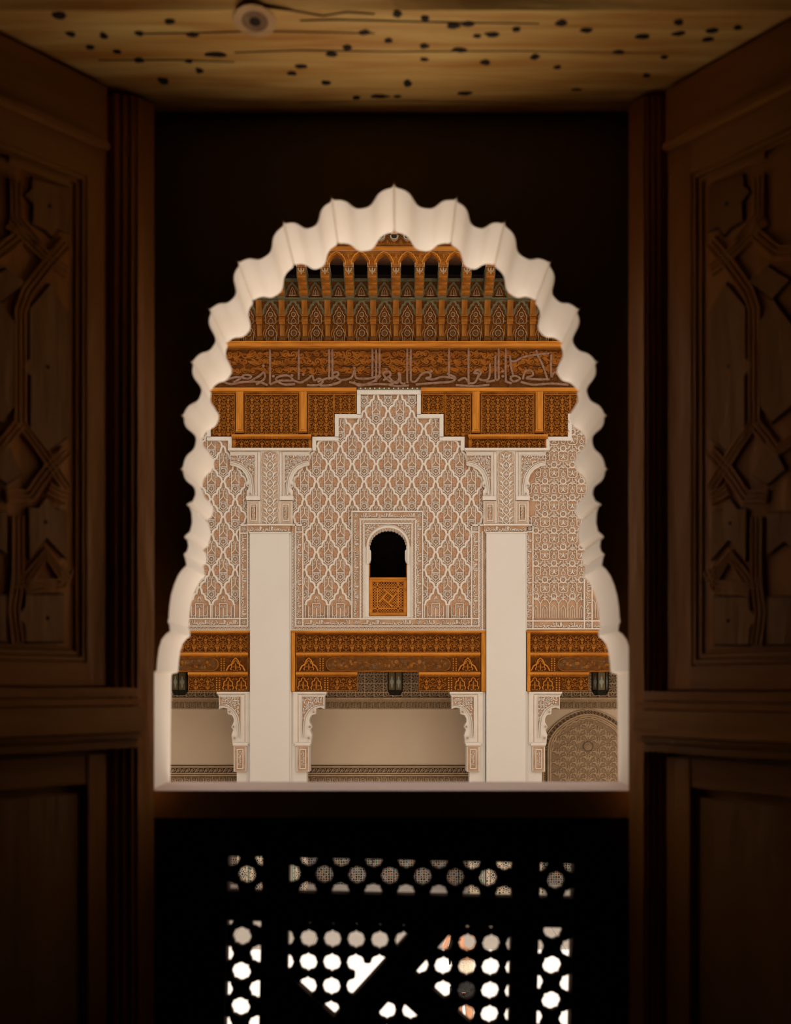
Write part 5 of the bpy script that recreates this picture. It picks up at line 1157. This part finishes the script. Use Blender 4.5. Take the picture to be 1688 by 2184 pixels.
fretwork(box_(485, 561, 1970, 2446), 518, 2005, 53.4, pi / 4); fretwork(box_(1149, 1224, 1970, 2446), 1182, 2060 - 7, 53.4, pi / 4)
fretwork(box_(485, 561, 1830, 1910), 526, 1873, 49.5, pi / 4); fretwork(box_(1149, 1224, 1830, 1910), 1186, 1871, 49.5, pi / 4); fretwork(box_(615, 1094, 1830, 1910), 691.5, 1869, 49.5, pi / 4)
fretwork(box_(485, 561, 2506, 2522), 526, 2540, 49.5, pi / 4)
nA = (-.755, -.655); cC = (853, 2207)
def frm(k, o, t):                                               # point at offset o along bar k's normal and t along it
    a = k * pi / 2; nx_, ny_ = nA[0] * cos(a) - nA[1] * sin(a), nA[0] * sin(a) + nA[1] * cos(a); return (cC[0] + nx_ * o + ny_ * t, cC[1] + ny_ * o - nx_ * t)
fld = box_(615, 1094, 1968, 2448)
for k in range(4):                                              # pinwheel bars and the four fields they cut
    ring_ = [frm(k, 61, -61 - 400), frm(k, 125, -400), frm(k, 125, 61), frm(k, 61, 61)]
    ring_ = [frm(k, 61, 62), frm(k, 125, 62), frm(k, 125, -420), frm(k, 61, -420)]
    ar = sum(ring_[i][0] * ring_[(i + 1) % 4][1] - ring_[(i + 1) % 4][0] * ring_[i][1] for i in range(4)); ring_ = ring_ if ar > 0 else ring_[::-1]
    pl = clip(fld, ring_) if ar else []
    q = S2(); q.prism(pl, -.026, .006, SCREENW, back=True)
    for o_ in (64, 122):
        e = clip(fld, [p for p in ring_])
    q.part('turned_bar', ls)
    reg = [frm(k, 123, -500), frm(k, 123, 59), frm(k, 700, 59), frm(k, 700, -500)]
    ar = sum(reg[i][0] * reg[(i + 1) % 4][1] - reg[(i + 1) % 4][0] * reg[i][1] for i in range(4)); reg = reg if ar > 0 else reg[::-1]
    fretwork(clip(fld, reg), *((661, 2007) if k in (0, 3) else (1000.3, 2008.8)), 50.6, 0, [(787, 2083)] if k == 0 else ())
cr = [frm(0, 63, 63), frm(0, 63, -63), frm(0, -63, -63), frm(0, -63, 63)]; ar = sum(cr[i][0] * cr[(i + 1) % 4][1] - cr[(i + 1) % 4][0] * cr[i][1] for i in range(4)); fretwork(cr if ar > 0 else cr[::-1], 832, 2157, 50.6, 0)

# ------------------------------------------------------------------ the two shutters folded into the room
def shutter(side):
    sg = -1 if side == 'left' else 1; H = Vector(((318 - CX) * 1.862 / F, 1.862)) if sg < 0 else Vector(((1354 - CX) * 1.862 / F, 1.862)); an = R(42) if sg < 0 else R(37.5)
    d = Vector((sg * sin(an), -cos(an))); nrm = Vector((-sg * cos(an), -sin(an)))
    def uz(px, py):
        m_ = (px - CX) / F; u = (m_ * H.y - H.x) / (d.x - m_ * d.y); return u, (HZ - py) * (H.y + u * d.y) / F
    fn = lambda u, z, w: (H.x + d.x * u + nrm.x * w, H.y + d.y * u + nrm.y * w, z)
    rt = empty('shutter', (H.x, H.y, -1.2), 'dark carved wooden shutter folded back at the %s of the window' % side, 'shutter', 'carved window shutters')
    def slab_(nm, boxes, mt):
        q = M(fn=fn)
        for b in boxes: q.box(*b, mt)
        return q.part(nm, rt)
    ref = (lambda x: uz(x, 1400)[0]) if sg < 0 else (lambda x: uz(2 * 845 - x + (1354 - (2 * 845 - 318)), 1400)[0])
    uA, uB, uC, uD, uE = [uz(x, 1400)[0] for x in ((283, 245, 228, 190, 156) if sg < 0 else (1386, 1408, 1421, 1470, 1502))]
    UM = .62; zb, zt = -1.2, 1.045
    slab_('hinge_post', [(0, uA, zb, zt, -.05, .016)], DWOOD)
    for i in range(3):
        a = lerp(uA, uB, i / 3); b = lerp(uA, uB, (i + .8) / 3); slab_('post_moulding', [(a, b, zb, zt, -.05, .012 - .007 * i)], DWOOD)
    slab_('backboard', [(uA, UM, zb, zt, -.05, -.022)], DWOOD)
    zT = uz(*((240, 318) if sg < 0 else (1425, 312)))[1]; zP = uz(*((156, 392) if sg < 0 else (1502, 388)))[1]; zQ = uz(*((150, 1372) if sg < 0 else (1505, 1378)))[1]; zR = uz(*((215, 1462) if sg < 0 else (1440, 1470)))[1]; zV = uz(*((250, 1590) if sg < 0 else (1395, 1600)))[1]
    slab_('top_rail', [(uC, UM, zT, zt, -.022, 0)], DWOODH); slab_('top_bead', [(uC - .002, UM, zT - .006, zT + .004, -.022, .007)], DWOODH)
    slab_('leaf_stile', [(uC, uD, zR, zT - .006, -.022, -.006)], DWOOD)
    slab_('leaf_rail', [(uD, UM, lerp(zP, zT, .3), zT - .006, -.022, -.006)], DWOODH); slab_('leaf_rail', [(uD, UM, zR, lerp(zQ, zR, .45), -.022, -.004)], DWOODH)
    for i in range(3):
        a = lerp(uD, uE, i / 3); b = lerp(uD, uE, (i + .75) / 3); w_ = -.008 - .0035 * i; zz0, zz1 = lerp(zQ, zR, .42 - .14 * i), lerp(zP, zT, .28 - .09 * i)
        slab_('panel_moulding', [(a, b, zz0, zz1, -.022, w_)], DWOOD); slab_('panel_moulding', [(b, UM, zz1 - (zT - zP) * .075, zz1, -.022, w_)], DWOODH); slab_('panel_moulding', [(b, UM, zz0, zz0 + (zQ - zR) * .11, -.022, w_)], DWOODH)
    slab_('strapwork_ground', [(uE - .001, UM, zQ - .004, zP + .002, -.022, -.0135)], DWOOD)
    slab_('panel_bead', [(uE, uE + .11, zP - .002, zP + .008, -.022, -.008)], DWOODH)
    zq = zR - .004; hs = [(0, .016, .022), (.018, .012, .030), (.032, .045, .040), (.079, .010, .03), (.091, .014, .022)]
    for o_, h_, w_ in hs: slab_('cornice_moulding', [(uA + .004 * (1 if w_ < .03 else -1), UM, zq - o_ - h_, zq - o_, -.022, w_)], DWOODH)
    zl = zq - .115
    slab_('lower_stile', [(uC, uD, zb, zl, -.022, -.002)], DWOOD); slab_('lower_rail', [(uD, UM, zl - .05, zl, -.022, -.004)], DWOODH); slab_('lower_panel', [(uD + .016, UM, zb, zl - .066, -.022, -.010)], DWOODP)
    # interlaced strapwork on the upper panel, traced in the shutter's own plane
    src = lambda x, y: shutter_ref(x, y)
    def T(p):
        u, z = src(*p); u0 = src(156, 1000)[0]; return (uE + (u - u0), lerp(zQ, zP, (z - ZQ0) / (ZP0 - ZQ0)))
    for nm, poly in (('square_inlay', [(75, 376), (153, 400), (152, 492), (131, 484), (118, 502), (102, 486), (76, 472), (78, 432), (60, 412), (74, 398)]), ('hexagon_inlay', [(70, 655), (114, 604), (150, 662), (150, 930), (106, 962), (72, 916), (72, 800), (52, 780), (70, 762)]),
                     ('hexagon_inlay', [(-40, 700), (8, 640), (40, 690), (40, 860), (10, 900), (-40, 860)]), ('chevron_inlay', [(68, 1082), (88, 1082), (105, 1060), (122, 1084), (146, 1088), (148, 1190), (106, 1146), (70, 1192)]), ('star_inlay', [(62, 1268), (142, 1268), (142, 1368), (62, 1368), (60, 1334), (46, 1312), (60, 1294)]),
                     ('triangle_inlay', [(-30, 600), (20, 570), (62, 600), (10, 640)]), ('triangle_inlay', [(-20, 1000), (18, 930), (52, 1010), (20, 1030)]), ('star_inlay', [(-50, 1268), (20, 1268), (20, 1368), (-50, 1368)]), ('chevron_inlay', [(-60, 1090), (20, 1090), (20, 1180), (-20, 1150), (-60, 1190)])):
        q = M(fn=fn); pl = [T(p) for p in poly]; q.prism(pl, -.022, -.0085, DWOODP); q.part(nm, rt); q = M(fn=fn); q.ribbon(pl, .0085, -.022, -.0128, GROOVE, True); q.part('inlay_groove', rt)
    for pts in ([(24, 470), (58, 500), (100, 540), (150, 575)], [(150, 515), (110, 560), (64, 620), (50, 660), (50, 900), (90, 950), (150, 1040)], [(150, 960), (110, 1000), (70, 1055), (20, 1055)], [(150, 1060), (128, 1050), (110, 1040)], [(30, 1240), (60, 1240), (105, 1180), (150, 1240)], [(154, 1210), (140, 1245), (60, 1252)],
                [(40, 380), (40, 460), (90, 520)], [(45, 1100), (45, 1230), (36, 1300), (45, 1370)], [(-60, 540), (0, 540), (50, 500)], [(-60, 920), (0, 960), (50, 900)]):
        q = M(fn=fn); tp = [T(p) for p in pts]
        for o_, w_, zz in ((0, .026, -.0105), (.0085, .0042, -.008), (-.0085, .0042, -.008), (0, .0042, -.008)):
            pp = []
            for i in range(len(tp)):
                a_, b_ = tp[max(i - 1, 0)], tp[min(i + 1, len(tp) - 1)]; l = hypot(b_[0] - a_[0], b_[1] - a_[1]) or 1; pp.append((tp[i][0] - (b_[1] - a_[1]) / l * o_, tp[i][1] + (b_[0] - a_[0]) / l * o_))
            q.ribbon(pp, w_, -.022, zz, DWOOD, taper=.9)
        q.part('strap', rt)
    for p in ((112, 436), (108, 1318), (104, 1112), (108, 780)):
        q = M(fn=fn); u, z = T(p); q.dome(u, z, .0045, .0045, -.0102, .003, IRON, 10); q.part('nail_head', rt)
HL = Vector(((318 - CX) * 1.862 / F, 1.862)); DL = Vector((-sin(R(42)), -cos(R(42))))
def shutter_ref(px, py):
    m_ = (px - CX) / F; u = (m_ * HL.y - HL.x) / (DL.x - m_ * DL.y); return u, (HZ - py) * (HL.y + u * DL.y) / F
ZP0, ZQ0 = shutter_ref(156, 392)[1], shutter_ref(150, 1372)[1]
shutter('left'); shutter('right')

# ------------------------------------------------------------------ the visitor in the courtyard
def skin_object(name, root, verts, edges, mt, sub=2, rootv=0, smooth=True):
    me = bpy.data.meshes.new(name); me.from_pydata([v[:3] for v in verts], edges, []); me.materials.append(mt)
    o = bpy.data.objects.new(name, me); COL.objects.link(o); o.parent = root
    m_ = o.modifiers.new('skin', 'SKIN'); m_.use_smooth_shade = True
    for i, v in enumerate(verts):
        r_ = v[3]; d_ = me.skin_vertices[0].data[i]; d_.radius = (r_, v[4] if len(v) > 4 else r_); d_.use_root = (i == rootv)
    o.modifiers.new('smooth', 'SUBSURF').levels = sub; o.modifiers['smooth'].render_levels = sub; return o
def loft(rings, mt, close=True, n=18):
    q = M(raw=True); prev = None
    for (cx_, cy_, z, rx, ry) in rings:
        row = [q.pt(cx_ + rx * cos(2 * pi * i / n), cy_ + ry * sin(2 * pi * i / n), z) for i in range(n)]
        if prev:
            for i in range(n): q.face((prev[i], prev[(i + 1) % n], row[(i + 1) % n], row[i]), mt)
        elif close: q.face(row[::-1], mt)
        prev = row
    if close: q.face(prev, mt)
    return q
def visitor():
    c = P(989, 0, 14.0); rt = empty('person', (c.x, 14.0, ZF), 'person with long dark hair in dotted cream top and black lace shorts, hands raised', 'person')
    V, E = [], []
    def add(x, y, z, r_, fr=None, r2=None):
        V.append((x, y, z, r_, r2 or r_)); i = len(V) - 1
        if fr is not None: E.append((fr, i))
        return i
    pel = add(0, 0, .93, .125, None, .10); bel = add(0, 0, 1.06, .105, pel, .08); che = add(0, 0, 1.21, .12, bel, .09); upc = add(-.005, .01, 1.33, .095, che, .07); nk = add(-.02, .005, 1.41, .045, upc); nt_ = add(-.035, -.005, 1.47, .045, nk)
    jaw = add(-.05, -.025, 1.515, .055, nt_, .06); hd = add(-.065, -.01, 1.585, .074, jaw, .085); cr = add(-.078, 0, 1.655, .05, hd, .06)
    add(-.058, -.108, 1.57, .012, add(-.06, -.085, 1.575, .016, hd))                     # nose
    for sx, el, wr in ((1, (.225, -.03, 1.52), (.03, -.06, 1.69)), (-1, (-.265, -.04, 1.43), (-.17, -.06, 1.64))):
        sh = add(sx * .145, .01, 1.345, .055, upc); e_ = add(*el, .036, add(lerp(sx * .145, el[0], .5), lerp(.01, el[1], .5), lerp(1.345, el[2], .5), .044, sh)); w_ = add(*wr, .024, add(lerp(el[0], wr[0], .45), lerp(el[1], wr[1], .45), lerp(el[2], wr[2], .45), .034, e_))
        d = Vector(wr) - Vector(el); d.normalize(); sd_ = Vector((0, -1, 0)).cross(d).normalized(); pal = add(*(Vector(wr) + d * .05), .028, w_, .014)
        for k, (o_, l_) in enumerate(((-.026, .062), (-.009, .074), (.009, .07), (.025, .054))):
            b_ = Vector(wr) + d * .09 + sd_ * o_; m1 = b_ + d * l_ * .5 + Vector((0, .008, -.004)); m2 = b_ + d * l_ * .85 + Vector((0, .024, -.014)); add(*m2, .0065, add(*m1, .008, add(*b_, .009, pal)))
        t1 = Vector(wr) + d * .045 - sd_ * .035; add(*(t1 + d * .045 - sd_ * .012), .008, add(*t1, .010, w_))
    for sx in (1, -1):
        hp = add(sx * .085, 0, .86, .095, pel, .095); kn = add(sx * .078 + (.02 if sx < 0 else 0), -.015, .48, .052, add(sx * .085, -.005, .68, .075, hp)); ca = add(sx * .075 + (.02 if sx < 0 else 0), .02, .33, .05, kn); an = add(sx * .07 + (.02 if sx < 0 else 0), .02, .09, .032, ca); add(sx * .085, -.13, .022, .026, add(sx * .075, -.04, .035, .034, an), .02)
    skin_object('body', rt, V, E, SKIN)
    q = loft([(0, 0, 1.0, .125, .098), (0, 0, 1.07, .118, .092), (0, -.004, 1.15, .132, .108), (0, -.006, 1.22, .140, .112), (0, 0, 1.262, .134, .10)], BLOUSE); o = q_to(q, 'top', rt)
    q = loft([(0, 0, 1.02, .120, .094), (0, 0, .97, .135, .108), (0, 0, .90, .168, .125), (0, 0, .84, .182, .128)], LACE); q_to(q, 'shorts', rt)
    for sx in (1, -1):
        q = loft([(sx * .09, 0, .87, .098, .115), (sx * .092, -.003, .80, .094, .102), (sx * .092, -.004, .755, .092, .098)], LACE)
        for i in range(12):
            a = i * pi / 6; x_, y_ = sx * .092 + .092 * cos(a), -.004 + .098 * sin(a); b = a + pi / 6; x2, y2 = sx * .092 + .092 * cos(b), -.004 + .098 * sin(b); q.face((q.pt(x_, y_, .757), q.pt(x2, y2, .757), q.pt((x_ + x2) / 2, (y_ + y2) / 2, .728)), LACE)
        q_to(q, 'shorts_leg', rt)
    hv = [(-.075, .03, 1.63, .085, .08), (-.09, .06, 1.55, .085, .06), (-.11, .06, 1.46, .065, .05), (-.15, .0, 1.38, .04, .035), (-.185, -.05, 1.28, .026, .022), (-.19, -.06, 1.19, .01, .01), (-.03, .05, 1.67, .06, .06), (-.125, .01, 1.62, .04, .06), (-.15, -.02, 1.5, .035, .03), (-.19, -.05, 1.42, .02, .02), (-.195, -.05, 1.36, .008, .008)]
    skin_object('hair', rt, hv, [(0, 1), (1, 2), (2, 3), (3, 4), (4, 5), (0, 6), (0, 7), (7, 8), (8, 9), (9, 10)], HAIR)
    q = M(raw=True); fl_ = Vector((0, -1, 0))
    for sx in (-1, 1):
        q.fn = lambda x, y, w: (x, -.082 - w, y); q.dome(-.062 + sx * .03, 1.592, .013, .006, 0, .006, PALE, 10); q.dome(-.062 + sx * .03, 1.592, .006, .006, .003, .005, HAIR, 8); q.ribbon([(-.062 + sx * .046, 1.607), (-.062 + sx * .03, 1.613), (-.062 + sx * .014, 1.608)], .004, 0, .007, HAIR)
    q.ribbon([(-.082, 1.535), (-.06, 1.532), (-.038, 1.536)], .008, -.006, .006, mat('lips', (.45, .12, .10))); q_to(q, 'face_features', rt)
def q_to(q, name, rt):
    o = bpy.data.objects.new(name, q.mesh(name, smooth=False)); [setattr(p, 'use_smooth', True) for p in o.data.polygons]; COL.objects.link(o); o.parent = rt; return o
visitor()
